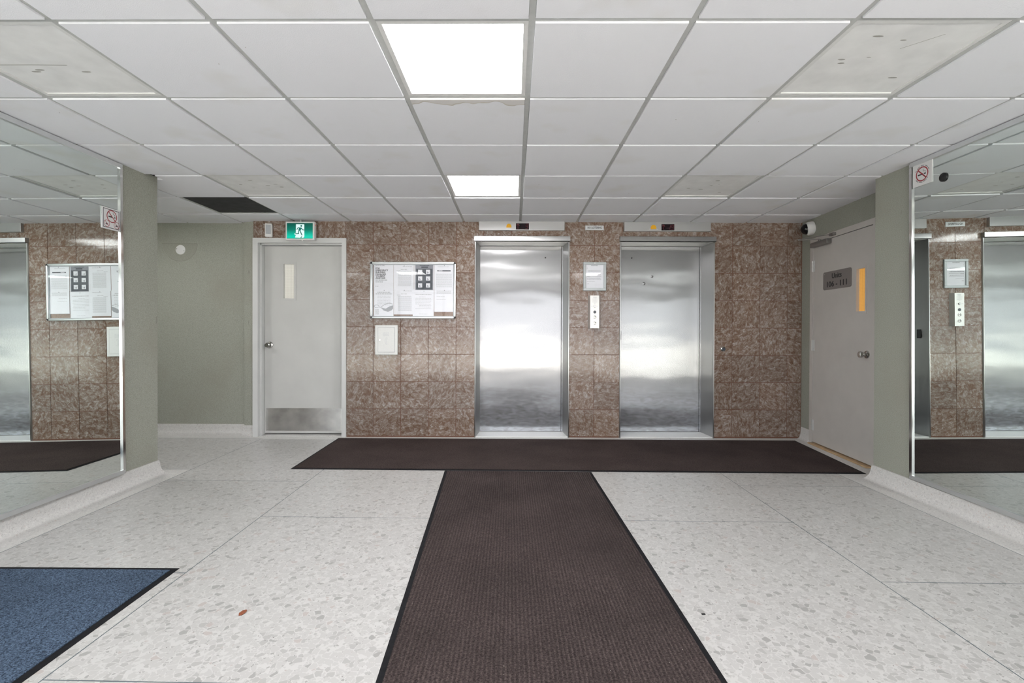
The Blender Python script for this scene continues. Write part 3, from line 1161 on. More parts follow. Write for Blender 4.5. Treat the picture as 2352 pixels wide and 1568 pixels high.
def no_smoking(label, yc, zc, w, h, xf, d, leaves):
    """sign stuck on a mirror; d = +1 faces +x (left wall), -1 faces -x (right wall)"""
    x = xf(yc, zc) + d * 0.004
    t = thing('no_smoking_sign', label, 'sign', (x, yc, zc - h / 2))
    b = B()
    box(b, x - 0.002, x + 0.002, yc - w / 2, yc + w / 2, zc - h / 2, zc + h / 2)
    obj('sign_plate', b, 'white_sign', t)
    u = (0, 1, 0) if d > 0 else (0, -1, 0)
    s = Sheet((x + d * 0.002, yc, zc), u, (0, 0, 1))
    blk, red = s, s.new()
    if leaves:
        blk.frame(-w / 2 + 0.008, w / 2 - 0.008, -h / 2 + 0.008, h / 2 - 0.008, 0.004)
        cx, cy, R = 0.005, 0.018, 0.043
        red.ring(cx, cy, R, 0.006)
        red.stroke([(cx - R * 0.68, cy + R * 0.68), (cx + R * 0.68, cy - R * 0.68)], 0.006, 0.0014)
        blk.rect(cx - 0.028, cx + 0.005, cy - 0.008, cy + 0.001)
        blk.rect(cx + 0.020, cx + 0.030, cy - 0.008, cy + 0.001)
        blk.stroke([(cx + 0.026, cy + 0.004), (cx + 0.024, cy + 0.014), (cx + 0.012, cy + 0.018), (cx + 0.010, cy + 0.030)], 0.003)
        for q in (-0.036, 0.046):
            red.ring(q, -0.036, 0.024, 0.003)
            red.stroke([(q - 0.016, -0.020), (q + 0.016, -0.052)], 0.003, 0.0014)
            for a in (90, 50, 130, 15, 165):
                c_, s_ = math.cos(math.radians(a)), math.sin(math.radians(a))
                L_ = 0.017 if a == 90 else 0.014
                blk.poly([(q, -0.044), (q + c_ * L_ * .5 - s_ * 0.0025, -0.044 + s_ * L_ * .5 + c_ * 0.0025), (q + c_ * L_, -0.044 + s_ * L_),
                          (q + c_ * L_ * .5 + s_ * 0.0025, -0.044 + s_ * L_ * .5 - c_ * 0.0025)])
    else:
        R = 0.049
        red.ring(0, 0, R, 0.008)
        red.stroke([(-R * 0.66, R * 0.66), (R * 0.66, -R * 0.66)], 0.008, 0.0014)
        blk.rect(-0.034, 0.010, -0.007, 0.002)
        blk.rect(0.016, 0.030, -0.007, 0.002)
        blk.stroke([(0.026, 0.006), (0.026, 0.014), (0.012, 0.014), (0.008, 0.022), (0.012, 0.030)], 0.0025)
        for a0, a1 in ((20, 160), (215, 325)):   # small lettering that runs round the ring
            for k in range(a0, a1, 7):
                if (k // 7) % 5 == 4:
                    continue
                a = math.radians(k)
                c_, s_ = math.cos(a), math.sin(a)
                blk.poly([(c_ * 0.053 - s_ * 0.0024, s_ * 0.053 + c_ * 0.0024), (c_ * 0.053 + s_ * 0.0024, s_ * 0.053 - c_ * 0.0024),
                          (c_ * 0.058 + s_ * 0.0024, s_ * 0.058 - c_ * 0.0024), (c_ * 0.058 - s_ * 0.0024, s_ * 0.058 + c_ * 0.0024)])
    red.done('red_ring', 'red_ink', t)
    blk.done('pictogram', 'ink', t)


no_smoking('square no-smoking sign with two leaf symbols stuck on the left mirror', 3.330, 1.917, 0.150, 0.145, XLM, 1, True)
no_smoking('square no-smoking sign with one red ring stuck on the top corner of the right mirror', 3.258, 2.222, 0.152, 0.152, XRM, -1, False)
xm = XRM(3.098, 2.149)
b = B()
lathe(b, [(0.0, 0.012), (0.022, 0.011), (0.028, 0.006), (0.028, 0.0)], (xm - 0.001, 3.098, 2.149), (-1, 0, 0), 24)
tag(obj('mirror_bumper', b, 'black_plastic', None, True), 'small round black disc stuck on the right mirror beside the no-smoking sign', 'bumper')

# ================================================================== DOOR 1 (left, grey, in the tiled wall)
d1 = struct_empty('door_1', (-2.277, YW, 0))
x0, x1, zt = -2.781, -1.773, 2.148
YS = 5.32


def framepiece(name, pts, za, zb, parent, mat):
    b = B(); prism(b, pts, za, zb)
    return obj(name, b, mat, parent)


jamb_prof = [(0.0, 5.213), (0.057, 5.213), (0.057, 5.262), (0.074, 5.262), (0.074, 5.40), (0.0, 5.40)]
framepiece('jamb', [(x0 + a, y) for a, y in jamb_prof], 0.0, zt - 0.052, d1, 'frame_paint')
framepiece('jamb', [(x1 - a, y) for a, y in reversed([(0.0, 5.213), (0.047, 5.213), (0.047, 5.262), (0.060, 5.262), (0.060, 5.40), (0.0, 5.40)])], 0.0, zt - 0.052, d1, 'frame_paint')
b = B()
box(b, x0, x1, 5.213, 5.262, zt - 0.052, zt)
box(b, x0, x1, 5.262, 5.40, zt - 0.066, zt - 0.002)
obj('door_head', b, 'frame_paint', d1)
b = B()
sx0, sx1, sz0, sz1 = -2.703, -1.836, 0.020, 2.078
wx0, wx1, wz0, wz1 = -2.493, -2.378, 1.504, 1.881
box(b, sx0, wx0, YS, YS + 0.045, sz0, sz1)
box(b, wx1, sx1, YS, YS + 0.045, sz0, sz1)
box(b, wx0, wx1, YS, YS + 0.045, sz0, wz0)
box(b, wx0, wx1, YS, YS + 0.045, wz1, sz1)
slab = obj('door_leaf', b, 'grey_paint', d1)
for a, c, e, f in ((wx0 - .024, wx1 + .024, wz1, wz1 + .024), (wx0 - .024, wx1 + .024, wz0 - .024, wz0), (wx0 - .024, wx0, wz0, wz1), (wx1, wx1 + .024, wz0, wz1)):
    b = B(); box(b, a, c, YS - 0.006, YS + 0.001, e, f)
    obj('glazing_bead', b, 'grey_paint', d1)
b = B(); box(b, wx0, wx1, YS + 0.020, YS + 0.026, wz0, wz1)
obj('pane', b, 'pale_pane', d1)
b = B()
k = wx0 + 0.012
while k < wx1:
    box(b, k - 0.0005, k + 0.0005, YS + 0.0185, YS + 0.0198, wz0, wz1); k += 0.0125
k = wz0 + 0.012
while k < wz1:
    box(b, wx0, wx1, YS + 0.0185, YS + 0.0198, k - 0.0005, k + 0.0005); k += 0.0125
o = obj('wire_mesh', b, 'wire', d1); o['kind'] = 'stuff'
b = B(); box(b, -2.690, -1.845, YS - 0.003, YS, 0.046, 0.296, 0.0008)
obj('kick_plate', b, 'kick_steel', d1)
b = B()
for k in range(8):
    for zz in (0.058, 0.284):
        lathe(b, [(0.004, 0), (0.003, 0.002), (0, 0.0025)], (-2.675 + k * 0.117, YS - 0.003, zz), (0, -1, 0), 8)
obj('screw_heads', b, 'chrome', d1)['kind'] = 'stuff'
kn = Vector((-2.649, YS, 0.990))
b = B(); lathe(b, [(0.038, 0), (0.037, 0.006), (0.028, 0.012), (0.0, 0.012)], kn, (0, -1, 0), 28)
rose = obj('knob_rose', b, 'dark_chrome', d1, True)
b = B(); lathe(b, [(0.013, 0.010), (0.013, 0.030), (0.022, 0.038), (0.0285, 0.050), (0.028, 0.062), (0.020, 0.070), (0.008, 0.070), (0.007, 0.066), (0, 0.066)], kn, (0, -1, 0), 28)
obj('knob', b, 'dark_chrome', d1, True)
b = B(); box(b, -2.707, -1.832, 5.24, 5.40, 0.0, 0.006)
obj('underdoor_strip', b, 'cove_terrazzo', d1)

# ================================================================== DOOR 2 (right, taupe, UNITS sign)
d2 = struct_empty('door_2', DWP(0.69, 0, 0))
b = B()
box(b, 0.180, 0.232, -0.012, 0.13, 0.0, 2.118)
obj('jamb', dw(b), 'taupe_paint', d2)
b = B()
box(b, 1.148, 1.200, -0.012, 0.13, 0.0, 2.118)
obj('jamb', dw(b), 'taupe_paint', d2)
b = B()
box(b, 0.232, 1.148, -0.012, 0.13, 2.066, 2.118)
obj('door_head', dw(b), 'taupe_paint', d2)
b = B()
vx0, vx1, vz0, vz1 = 0.940, 1.058, 1.338, 1.713
box(b, 0.236, vx0, -0.010, 0.034, 0.022, 2.060)
box(b, vx1, 1.145, -0.010, 0.034, 0.022, 2.060)
box(b, vx0, vx1, -0.010, 0.034, 0.022, vz0)
box(b, vx0, vx1, -0.010, 0.034, vz1, 2.060)
obj('door_leaf', dw(b), 'taupe_paint', d2)
for a, c, e, f in ((vx0 - .022, vx1 + .022, vz1, vz1 + .022), (vx0 - .022, vx1 + .022, vz0 - .022, vz0), (vx0 - .022, vx0, vz0, vz1), (vx1, vx1 + .022, vz0, vz1)):
    b = B(); box(b, a, c, -0.016, -0.009, e, f)
    obj('glazing_bead', dw(b), 'taupe_paint', d2)
b = B(); box(b, vx0, vx1, 0.012, 0.018, vz0, vz1)
obj('pane', dw(b), 'warm_corridor_pane', d2)['label'] = 'wired glass pane lit amber from the corridor behind'
b = B()
k = vx0 + 0.012
while k < vx1:
    box(b, k - 0.0006, k + 0.0006, 0.0105, 0.0118, vz0, vz1); k += 0.0125
k = vz0 + 0.012
while k < vz1:
    box(b, vx0, vx1, 0.0105, 0.0118, k - 0.0006, k + 0.0006); k += 0.0125
obj('wire_mesh', dw(b), 'amber_wire', d2)['kind'] = 'stuff'
for zc in (1.83, 1.016, 0.196):
    b = B()
    box(b, 0.236, 0.268, -0.0125, -0.010, zc - 0.056, zc + 0.056)
    hg = obj('hinge', dw(b), 'frame_paint', d2)
    b = B()
    for q in range(5):
        lathe(b, [(0.0065, 0), (0.0065, 0.0205)], (0.234, -0.017, zc - 0.056 + q * 0.0225), (0, 0, 1), 10)
    obj('hinge_knuckles', dw(b), 'satin_steel', hg)
kp = (1.082, -0.010, 0.962)
b = B(); lathe(b, [(0.034, 0), (0.032, 0.007), (0.013, 0.012), (0.013, 0.030), (0.024, 0.040), (0.029, 0.054), (0.026, 0.064), (0.0, 0.069)], kp, (0, -1, 0), 26)
obj('knob', dw(b), 'dark_chrome', d2, True)
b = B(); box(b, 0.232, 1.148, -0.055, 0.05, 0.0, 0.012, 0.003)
obj('underdoor_strip', dw(b), 'tan_light_leak', d2)['label'] = 'tan strip painted for the light leaking under the taupe door'  # warm light leaking under the door, painted as a tan strip
# door closer (a thing fixed on the leaf)
t = thing('door_closer', 'grey door closer with a folding arm at the top of the taupe door', 'door closer', DWP(0.42, -0.04, 2.03))
b = B(); box(b, 0.262, 0.56, -0.062, -0.0105, 2.012, 2.062, 0.008, 2)
obj('closer_body', dw(b), 'closer_grey', t, True)
b = B(); lathe(b, [(0.014, 0), (0.014, 0.014), (0.0, 0.014)], (0.40, -0.036, 2.062), (0, 0, 1), 14)
obj('spindle', dw(b), 'dark_chrome', t, True)
b = B(); bar(b, (0.40, -0.036, 2.082), (0.32, -0.205, 2.084), 0.016, 0.006)
obj('main_arm', dw(b), 'closer_grey', t)
b = B(); bar(b, (0.32, -0.205, 2.092), (0.60, -0.034, 2.092), 0.013, 0.006)
obj('forearm', dw(b), 'closer_grey', t)
b = B(); box(b, 0.565, 0.635, -0.045, -0.0125, 2.078, 2.104, 0.004)
obj('arm_bracket', dw(b), 'closer_grey', t)
# units sign
t = thing('unit_sign', 'taupe plastic sign reading Units 106 - 111 on the right-hand door', 'sign', DWP(0.645, -0.011, 1.565))
b = B(); box(b, 0.422, 0.868, -0.0135, -0.0105, 1.566, 1.742)
es = [e for e in b.edges if abs(e.verts[0].co.y - e.verts[1].co.y) > 0.001 and abs(e.verts[0].co.x - e.verts[1].co.x) < 1e-5 and abs(e.verts[0].co.z - e.verts[1].co.z) < 1e-5]
bmesh.ops.bevel(b, geom=es, offset=0.022, segments=4, affect='EDGES', profile=0.5)
obj('sign_plate', dw(b), 'taupe_sign', t)
R3 = DW.to_3x3()
U2, V2 = R3 @ Vector((1, 0, 0)), Vector((0, 0, 1))
text('lettering', 'Units', 0.068, DWP(0.645, -0.0142, 1.692), U2, V2, 'sign_black', t, fat=0.0030, width=0.150)
text('lettering', '106 - 111', 0.074, DWP(0.645, -0.0142, 1.615), U2, V2, 'sign_black', t, fat=0.0034, width=0.310)
b = B()
for a in (0.445, 0.845):
    for c in (1.586, 1.722):
        lathe(b, [(0.0045, 0), (0.003, 0.002), (0, 0.0022)], (a, -0.0135, c), (0, -1, 0), 8)
obj('screw_heads', dw(b), 'chrome', t)['kind'] = 'stuff'
# dome camera in the corner above the door
t = thing('security_camera', 'white dome security camera with a black bubble in the corner above the taupe door', 'camera', DWP(0.20, -0.02, 2.23))
q = DWP(0.20, 0, 2.232)
nrm = R3 @ Vector((-0.25, -1, -0.12))
b = B(); lathe(b, [(0.066, -0.012), (0.070, 0.0), (0.070, 0.040), (0.066, 0.052), (0.060, 0.058), (0.056, 0.058), (0.0, 0.05)], q, nrm, 32)
obj('housing', b, 'white_plastic', t, True)
b = B(); lathe(b, [(0.056, 0.056), (0.054, 0.070), (0.047, 0.086), (0.035, 0.099), (0.018, 0.107), (0.0, 0.110)], q, nrm, 32)
obj('bubble', b, 'black_gloss', t, True)

# ================================================================== ELEVATORS
def elevator(x0, x1, label, hole_x, jamb_plate):
    t = thing('elevator', label, 'elevator', ((x0 + x1) / 2, YW, 0))
    YD = 5.490
    ztop = 2.116
    for sgn, xo in ((1, x0), (-1, x1)):
        prof = [(0.0, 5.236), (0.0, 5.219), (0.004, 5.214), (0.010, 5.214), (0.0135, 5.219), (0.014, 5.232), (0.018, 5.255), (0.024, 5.30), (0.030, 5.36),
                (0.036, 5.43), (0.042, YD + 0.004), (0.0, YD + 0.004)]
        b = B()
        pts = [(xo + sgn * a, y) for a, y in prof]
        prism(b, pts if sgn > 0 else pts[::-1], 0.0, ztop + 0.004)
        obj('jamb', b, 'brushed_steel', t, True)
    b = B(); box(b, x0 - 0.004, x1 + 0.004, 5.188, YW + 0.001, 2.119, 2.172, 0.002)
    obj('header_cap', b, 'brushed_steel', t)
    b = B(); box(b, x0 + 0.002, x1 - 0.002, YW + 0.002, YD + 0.004, ztop, ztop + 0.006)
    obj('soffit', b, 'satin_steel', t)
    b = B(); box(b, x0 + 0.036, x1 - 0.060, YD, YD + 0.03, 0.014, ztop - 0.002, 0.002)
    obj('door_panel', b, 'door_steel', t)
    b = B(); box(b, x1 - 0.057, x1 - 0.036, YD - 0.003, YD + 0.03, 0.014, ztop - 0.002, 0.0015)
    obj('strike_post', b, 'door_steel', t)
    b = B(); box(b, x0 + 0.002, x1 - 0.002, YW - 0.005, YD + 0.004, -0.002, 0.011, 0.002)
    obj('door_sill', b, 'offwhite_enamel', t)
    b = B(); lathe(b, [(0.008, 0.0), (0.008, 0.002), (0.0, 0.002)], (hole_x, YD, 1.985), (0, -1, 0), 14)
    obj('key_hole', b, 'black_plastic', t)
    if jamb_plate:
        b = B(); box(b, x0 + 0.028, x0 + 0.036, 5.30, 5.35, 1.06, 1.155)
        obj('jamb_plate', b, 'black_plastic', t)
        # two dents where the panel was hit
        for dx, dz, r in ((0.427, 1.775, 0.016), (0.335, 1.695, 0.019)):
            b = B(); lathe(b, [(r, 0.0), (r * 0.8, 0.0015), (r * 0.35, 0.0045), (0.0, 0.006)], (x0 + dx, YD + 0.0005, dz), (0, -1, 0), 16)
            obj('dent', b, 'door_steel', t, True)
    return t


elevator(-0.386, 0.638, 'left stainless steel elevator, next to the bulletin board', 0.396, False)
elevator(1.181, 2.206, 'right stainless steel elevator with two small dents in its door', 1.376, True)


def indicator(x0, x1, z0, z1, label, hat_px, disp_px, digits, brim):
    t = thing('floor_indicator', label, 'floor indicator', ((x0 + x1) / 2, YW, z0))
    b = B(); box(b, x0, x1, 5.196, YW + 0.001, z0, z1, 0.003, 2)
    obj('indicator_housing', b, 'indicator_plate', t)
    yf = 5.196
    s = lambda u, v: wall_at(u, v, yf)
    (a0, b1), (a1, b0) = s(*disp_px[0]), s(*disp_px[1])
    b = B(); box(b, a0, a1, yf - 0.002, yf + 0.001, b0, b1)
    obj('display', b, 'display_window', t)
    sh = Sheet((a0, yf - 0.002, b0), (1, 0, 0), (0, 0, 1))
    W_, H_ = a1 - a0, b1 - b0
    sh.stroke([(W_ * .15, H_ * .08), (W_ * .15, H_ * .90)], 0.005)
    sh.stroke([(W_ * .04, H_ * .62), (W_ * .15, H_ * .92), (W_ * .26, H_ * .62)], 0.005)
    # seven-segment figures, leaning a little
    def seg(cx, which):
        w2, h2 = W_ * .075, H_ * .36
        pts = {'a': ((-1, 1), (1, 1)), 'b': ((1, 1), (1, 0)), 'c': ((1, 0), (1, -1)), 'd': ((-1, -1), (1, -1)), 'f': ((-1, 0), (-1, 1)), 'g': ((-1, 0), (1, 0))}
        for c_ in which:
            (p, q), (r_, s_) = pts[c_]
            sh.stroke([(cx + p * w2 + q * 0.006, H_ * .5 + q * h2), (cx + r_ * w2 + s_ * 0.006, H_ * .5 + s_ * h2)], 0.004)
    seg(W_ * .84, 'abcdfg')
    if digits == '19':
        seg(W_ * .60, 'bc')
    sh.done('red_figures', 'dim_red_led', t)
    (h0, t1), (h1, t0) = s(*hat_px[0]), s(*hat_px[1])
    hs = Sheet((h0, yf, t0), (1, 0, 0), (0, 0, 1))
    w_, h_ = h1 - h0, t1 - t0
    pts = [(0.02 * w_, 0.05 * h_)] + [(w_ * (0.5 - 0.5 * math.cos(math.pi * k / 12)) * (1.0), h_ * (0.12 + 0.88 * math.sin(math.pi * k / 12) ** 0.75)) for k in range(1, 12)] + [(0.99 * w_, 0.05 * h_)]
    hs.poly(pts)
    hs.done('hard_hat_sticker', 'yellow_vinyl', t)['label'] = 'yellow hard hat sticker'
    if brim:
        hb = Sheet((h0, yf, t0), (1, 0, 0), (0, 0, 1))
        hb.stroke([(-0.25 * w_, 0.0), (0.05 * w_, 0.10 * h_)], 0.005)
        hb.stroke([(0.95 * w_, 0.10 * h_), (1.28 * w_, -0.02 * h_)], 0.006)
        hb.done('sticker_rim', 'white_sign', t)
    return t


indicator(-0.341, 0.581, 2.234, 2.335, 'steel floor indicator with a yellow hat sticker above the left elevator', ((1162, 514), (1174, 523.5)), ((1184.3, 513), (1214, 527.3)), '9', False)
indicator(1.221, 2.153, 2.229, 2.329, 'steel floor indicator with a yellow hat sticker above the right elevator', ((1493, 516.5), (1506.5, 526.8)), ((1518, 515), (1547.5, 529.5)), '19', True)

# ================================================================== WALL FITTINGS
# no loitering plate
t = thing('no_loitering_plate', 'small metal plate reading NO LOITERING between the floor indicators', 'sign', (0.907, YW, 2.244))
b = B(); box(b, 0.807, 1.007, YW - 0.006, YW + 0.001, 2.244, 2.294, 0.0015)
obj('sign_plate', b, 'aluminium', t)
text('lettering', 'NO LOITERING', 0.030, (0.907, YW - 0.0068, 2.270), (1, 0, 0), (0, 0, 1), 'ink', t, bold=0.0006, width=0.152)

# framed notice
t = thing('framed_notice', 'white letter in a silver frame on the tiles between the elevators', 'notice frame', (0.909, YW, 1.589))
fx0, fx1, fz0, fz1 = 0.786, 1.033, 1.590, 1.898
for a, c, e, f in ((fx0, fx1, fz1 - .027, fz1), (fx0, fx1, fz0, fz0 + .027), (fx0, fx0 + .027, fz0 + .027, fz1 - .027), (fx1 - .027, fx1, fz0 + .027, fz1 - .027)):
    b = B(); box(b, a, c, YW - 0.020, YW + 0.001, e, f, 0.003)
    obj('frame_rail', b, 'notice_frame', t)
b = B(); box(b, fx0 + .02, fx1 - .02, YW - 0.008, YW, fz0 + .02, fz1 - .02)
obj('letter', b, 'paper', t)
s = Sheet((fx0 + .027, YW - 0.008, fz0 + .027), (1, 0, 0), (0, 0, 1))
W_, H_ = 0.193, 0.254
for yy, a, c, hh in ((.96, .30, .68, .006), (.73, .12, .84, .007), (.58, .07, .83, .008), (.51, .07, .87, .004), (.485, .07, .25, .004), (.43, .07, .82, .005), (.385, .07, .86, .004), (.29, .07, .52, .003), (.19, .07, .20, .004), (.86, .07, .12, .003)):
    x_ = a
    rs = random.Random(int(yy * 1000))
    while x_ < c:
        w = rs.uniform(0.03, 0.09)
        s.rect(W_ * x_, W_ * min(c, x_ + w), H_ * yy - hh / 2, H_ * yy + hh / 2)
        x_ += w + 0.012
s.done('printed_text', 'grey_ink', t)
b = B(); box(b, fx0 + .027, fx1 - .027, YW - 0.0125, YW - 0.011, fz0 + .027, fz1 - .027)
obj('cover_glass', b, 'clear_glass', t)
b = B(); lathe(b, [(0.0075, 0), (0.006, 0.003), (0, 0.0035)], (0.910, YW - 0.020, fz1 - 0.010), (0, -1, 0), 14)
obj('screw', b, 'white_plastic', t, True)

# call button panel
t = thing('call_panel', 'tall steel elevator call panel with buttons below the framed notice', 'call button panel', (0.905, YW, 1.182))
za, zb = 1.186, 1.536
b = B()
prism(b, [(0.838, YW + .001), (0.857, YW - .045), (0.954, YW - .045), (0.974, YW + .001)], za, zb)
obj('panel_box', b, 'satin_steel', t)
yf = YW - 0.045
b = B(); lathe(b, [(0.012, 0), (0.012, 0.004), (0.009, 0.007), (0, 0.007)], (0.9065, yf, 1.421), (0, -1, 0), 20)
obj('key_switch', b, 'dark_chrome', t, True)
b = B(); lathe(b, [(0.0155, 0), (0.0155, 0.003), (0, 0.003)], (0.906, yf, 1.359), (0, -1, 0), 20)
obj('blanking_button', b, 'blue_grey_button', t, True)
for zz in (1.305, 1.240):
    b = B(); lathe(b, [(0.0155, 0), (0.0155, 0.004), (0.0125, 0.005), (0.0125, 0.002), (0.0115, 0.0022), (0.0, 0.0035)], (0.906, yf, zz), (0, -1, 0), 22)
    o = obj('call_button', b, 'dark_chrome', t, True)
    s = Sheet((0.906, yf - 0.0035, zz), (1, 0, 0), (0, 0, 1))
    d_ = 1 if zz > 1.27 else -1
    s.poly([(-0.0055, -0.003 * d_), (0.0055, -0.003 * d_), (0.0, 0.006 * d_)][::d_])
    s.done('arrow', 'white_plastic', o)
s = Sheet((0.857, yf, za), (1, 0, 0), (0, 0, 1))
for zz, a, c, hh in ((.335, .03, .075, .004), (.325, .032, .068, .004), (.281, .02, .075, .003), (.267, .040, .056, .004), (.2355, .008, .026, .004), (.2355, .070, .080, .004)):
    s.rect(a, c, zz - hh / 2, zz + hh / 2)
s.frame(0.020, 0.075, 0.288, 0.316, 0.0015)
for k in range(4):
    s.rect(0.026, 0.068, 0.293 + k * 0.0055, 0.2945 + k * 0.0055)
s.done('engraving', 'grey_ink', t)

# fire key switch right of the elevators
t = thing('key_switch', 'small round steel key switch on the tiles right of the right elevator', 'key switch', (2.306, YW, 0.967))
b = B(); lathe(b, [(0.027, -0.001), (0.027, 0.006), (0.021, 0.012), (0.017, 0.012), (0.0, 0.012)], (2.306, YW, 0.964), (0, -1, 0), 28)
obj('bezel', b, 'chrome', t, True)
b = B(); lathe(b, [(0.0155, 0.0118), (0.0155, 0.015), (0.008, 0.015), (0.0, 0.012)], (2.306, YW, 0.964), (0, -1, 0), 24)
obj('key_barrel', b, 'blue_grey_button', t, True)

# emergency telephone cabinet
t = thing('phone_cabinet', 'white emergency telephone cabinet below the bulletin board', 'phone cabinet', (-1.333, YW, 0.894))
px0, px1, pz0, pz1 = -1.455, -1.213, 0.893, 1.212
b = B(); box(b, px0, px1, YW - 0.030, YW + 0.001, pz0, pz1, 0.003)
obj('cabinet_body', b, 'offwhite_enamel', t)
b = B(); box(b, px0 + .032, px1 - .032, YW - 0.034, YW - 0.029, pz0 + .028, pz1 - .028, 0.0015)
obj('cabinet_door', b, 'offwhite_enamel', t)
sdr = Sheet((px0 + .032, YW - 0.0303, pz0 + .028), (1, 0, 0), (0, 0, 1))
sdr.frame(-0.003, px1 - px0 - .061, -0.003, pz1 - pz0 - .053, 0.003, 0.0004)
sdr.done('door_gap', 'grey_ink', t)
yf = YW - 0.034
for k, w in enumerate(('ELEVATOR', 'EMERGENCY', 'TELEPHONE')):
    text('lettering', w, 0.0135, (-1.3365, yf - 0.0008, 1.128 - k * 0.0148), (1, 0, 0), (0, 0, 1), 'faint_ink', t, width=0.070)
s = Sheet((-1.336, yf, 1.040), (1, 0, 0), (0, 0, 1))
s.stroke([(0.003, 0.034), (-0.008, 0.016), (-0.010, 0.0), (-0.008, -0.016), (0.002, -0.036)], 0.0022)
s.stroke([(0.003, 0.034), (0.010, 0.036), (0.013, 0.026), (0.004, 0.016), (0.001, 0.0), (0.004, -0.018), (0.012, -0.030), (0.010, -0.038), (0.002, -0.036)], 0.0022)
s.done('handset_symbol', 'faint_ink', t)
b = B(); lathe(b, [(0.0085, 0), (0.0085, 0.004), (0.005, 0.005), (0, 0.003)], (-1.403, yf, 1.050), (0, -1, 0), 18)
obj('lock', b, 'chrome', t, True)

# round blanking plate and the paint patch of a removed fitting on the recess wall
t = thing('blanking_plate', 'round white blanking plate on the green wall left of the door', 'wall plate', (-3.635, 5.33, 2.033))
b = B(); lathe(b, [(0.053, -0.001), (0.053, 0.004), (0.050, 0.006), (0.0, 0.006)], (-3.635, 5.33, 2.035), (0, -1, 0), 32)
obj('plate', b, 'white_plastic', t, True)
b = B()
for a in (-0.040, 0.040):
    lathe(b, [(0.005, 0), (0.004, 0.002), (0, 0.0024)], (-3.635 + a, 5.324, 2.035 - a * 0.25), (0, -1, 0), 8)
obj('screw_heads', b, 'dark_chrome', t)['kind'] = 'stuff'
s = Sheet((-3.64, 5.33, 2.10), (1, 0, 0), (0, 0, 1))
arc = [(0.19 * math.cos(math.radians(a)), 0.19 * math.sin(math.radians(a))) for a in range(0, -181, -12)]
s.poly(arc[::-1], 0.0004)
ob = s.done('wall_patch', 'patch_paint', None)
ob['kind'] = 'structure'
s = Sheet((-3.64, 5.33, 2.10), (1, 0, 0), (0, 0, 1))
s.stroke(arc[:12], 0.004, 0.0008, False)
s.stroke([(-0.20, 0.002), (0.19, 0.002)], 0.005, 0.0008, False)
s.done('patch_outline', 'patch_edge', ob)

# motion sensor above the grey door
t = thing('motion_sensor', 'white motion sensor on the tiles above the grey door', 'motion sensor', (-2.60, YW, 2.155))
Mx = Matrix.Translation((-2.600, YW - 0.022, 2.225)) @ Matrix.Rotation(math.radians(14), 4, 'Z')
b = B(); box(b, -0.037, 0.037, -0.034, 0.012, -0.072, 0.072, 0.010, 3)
bmesh.ops.transform(b, matrix=Mx, verts=b.verts)
obj('sensor_body', b, 'white_plastic', t, True)
b = B(); box(b, -0.026, 0.024, -0.0365, -0.030, -0.042, 0.056, 0.002)
bmesh.ops.transform(b, matrix=Mx, verts=b.verts)
obj('sensor_lens', b, 'grey_plastic', t)
b = B(); box(b, 0.0, 0.030, -0.004, 0.026, -0.05, 0.05, 0.003)
bmesh.ops.transform(b, matrix=Mx, verts=b.verts)
obj('wall_bracket', b, 'white_plastic', t)

# exit sign hung in front of the wall above the grey door
t = thing('exit_sign', 'green running-man exit sign hanging from the ceiling above the grey door', 'exit sign', (-2.23, 5.15, 2.107))
ex0, ex1, ez0, ez1, ey = -2.383, -2.077, 2.109, 2.304, 5.120
b = B(); box(b, ex0, ex1, ey, ey + 0.055, ez0, ez1, 0.004, 2)
obj('sign_housing', b, 'white_plastic', t)
ix0, ix1, iz0, iz1 = ex0 + 0.0165, ex1 - 0.0165, ez0 + 0.015, ez1 - 0.016
b = B(); box(b, ix0, ix1, ey - 0.0015, ey + 0.001, iz0, iz1)
obj('lit_panel', b, 'exit_green', t)
kx, kz = (ix1 - ix0) / 1405.0, (iz1 - iz0) / 810.0
Q = lambda x, y: ((x - 445) * kx, (1215 - y) * kz)
s = Sheet((ix0, ey - 0.0015, iz0), (1, 0, 0), (0, 0, 1))
s.poly([Q(*p) for p in ((890, 1165), (1185, 1178), (1240, 1180), (1350, 1175), (1395, 1110), (1392, 475), (940, 475), (935, 915), (930, 1040))], 0.0006)
s.poly([Q(*p) for p in ((850, 970), (870, 1015), (935, 1035), (935, 915))], 0.0006)
s.done('door_symbol', 'exit_white', t)
s = Sheet((ix0, ey - 0.0015, iz0), (1, 0, 0), (0, 0, 1))
k = 0.0012
hx, hy = Q(1230, 557)
s.disc(hx, hy, 50 * kx, k, 18)
w1 = 42 * kx
s.stroke([Q(985, 755), Q(1050, 655), Q(1225, 665), Q(1310, 768), Q(1392, 768)], w1, k)
s.poly([Q(*p) for p in ((1065, 790), (1195, 800), (1240, 680), (1110, 650))], k + 0.0002)
s.stroke([Q(1105, 770), Q(1080, 965), Q(905, 968)], w1 * 1.1, k + 0.0004)
s.stroke([Q(1150, 790), Q(1272, 1050)], w1 * 1.2, k + 0.0004)
s.stroke([Q(1265, 1105), Q(1200, 1185)], w1 * 1.0, k + 0.0004)
s.done('running_man', 'exit_man', t)
b = B(); lathe(b, [(0.004, 0), (0.004, CEIL - 0.01 - ez1)], (-2.232, ey + 0.028, ez1), (0, 0, 1), 10)
obj('hanger_stem', b, 'white_plastic', t)
b = B(); lathe(b, [(0.006, 0), (0.005, 0.004), (0, 0.005)], (ex1, ey + 0.03, 2.272), (1, 0, 0), 12)
obj('pilot_light', b, 'red_pilot', t)
b = B(); lathe(b, [(0.004, 0), (0.003, 0.007), (0, 0.008)], (-2.215, ey + 0.02, ez0), (0, 0, -1), 8)
obj('locking_screw', b, 'dark_chrome', t)

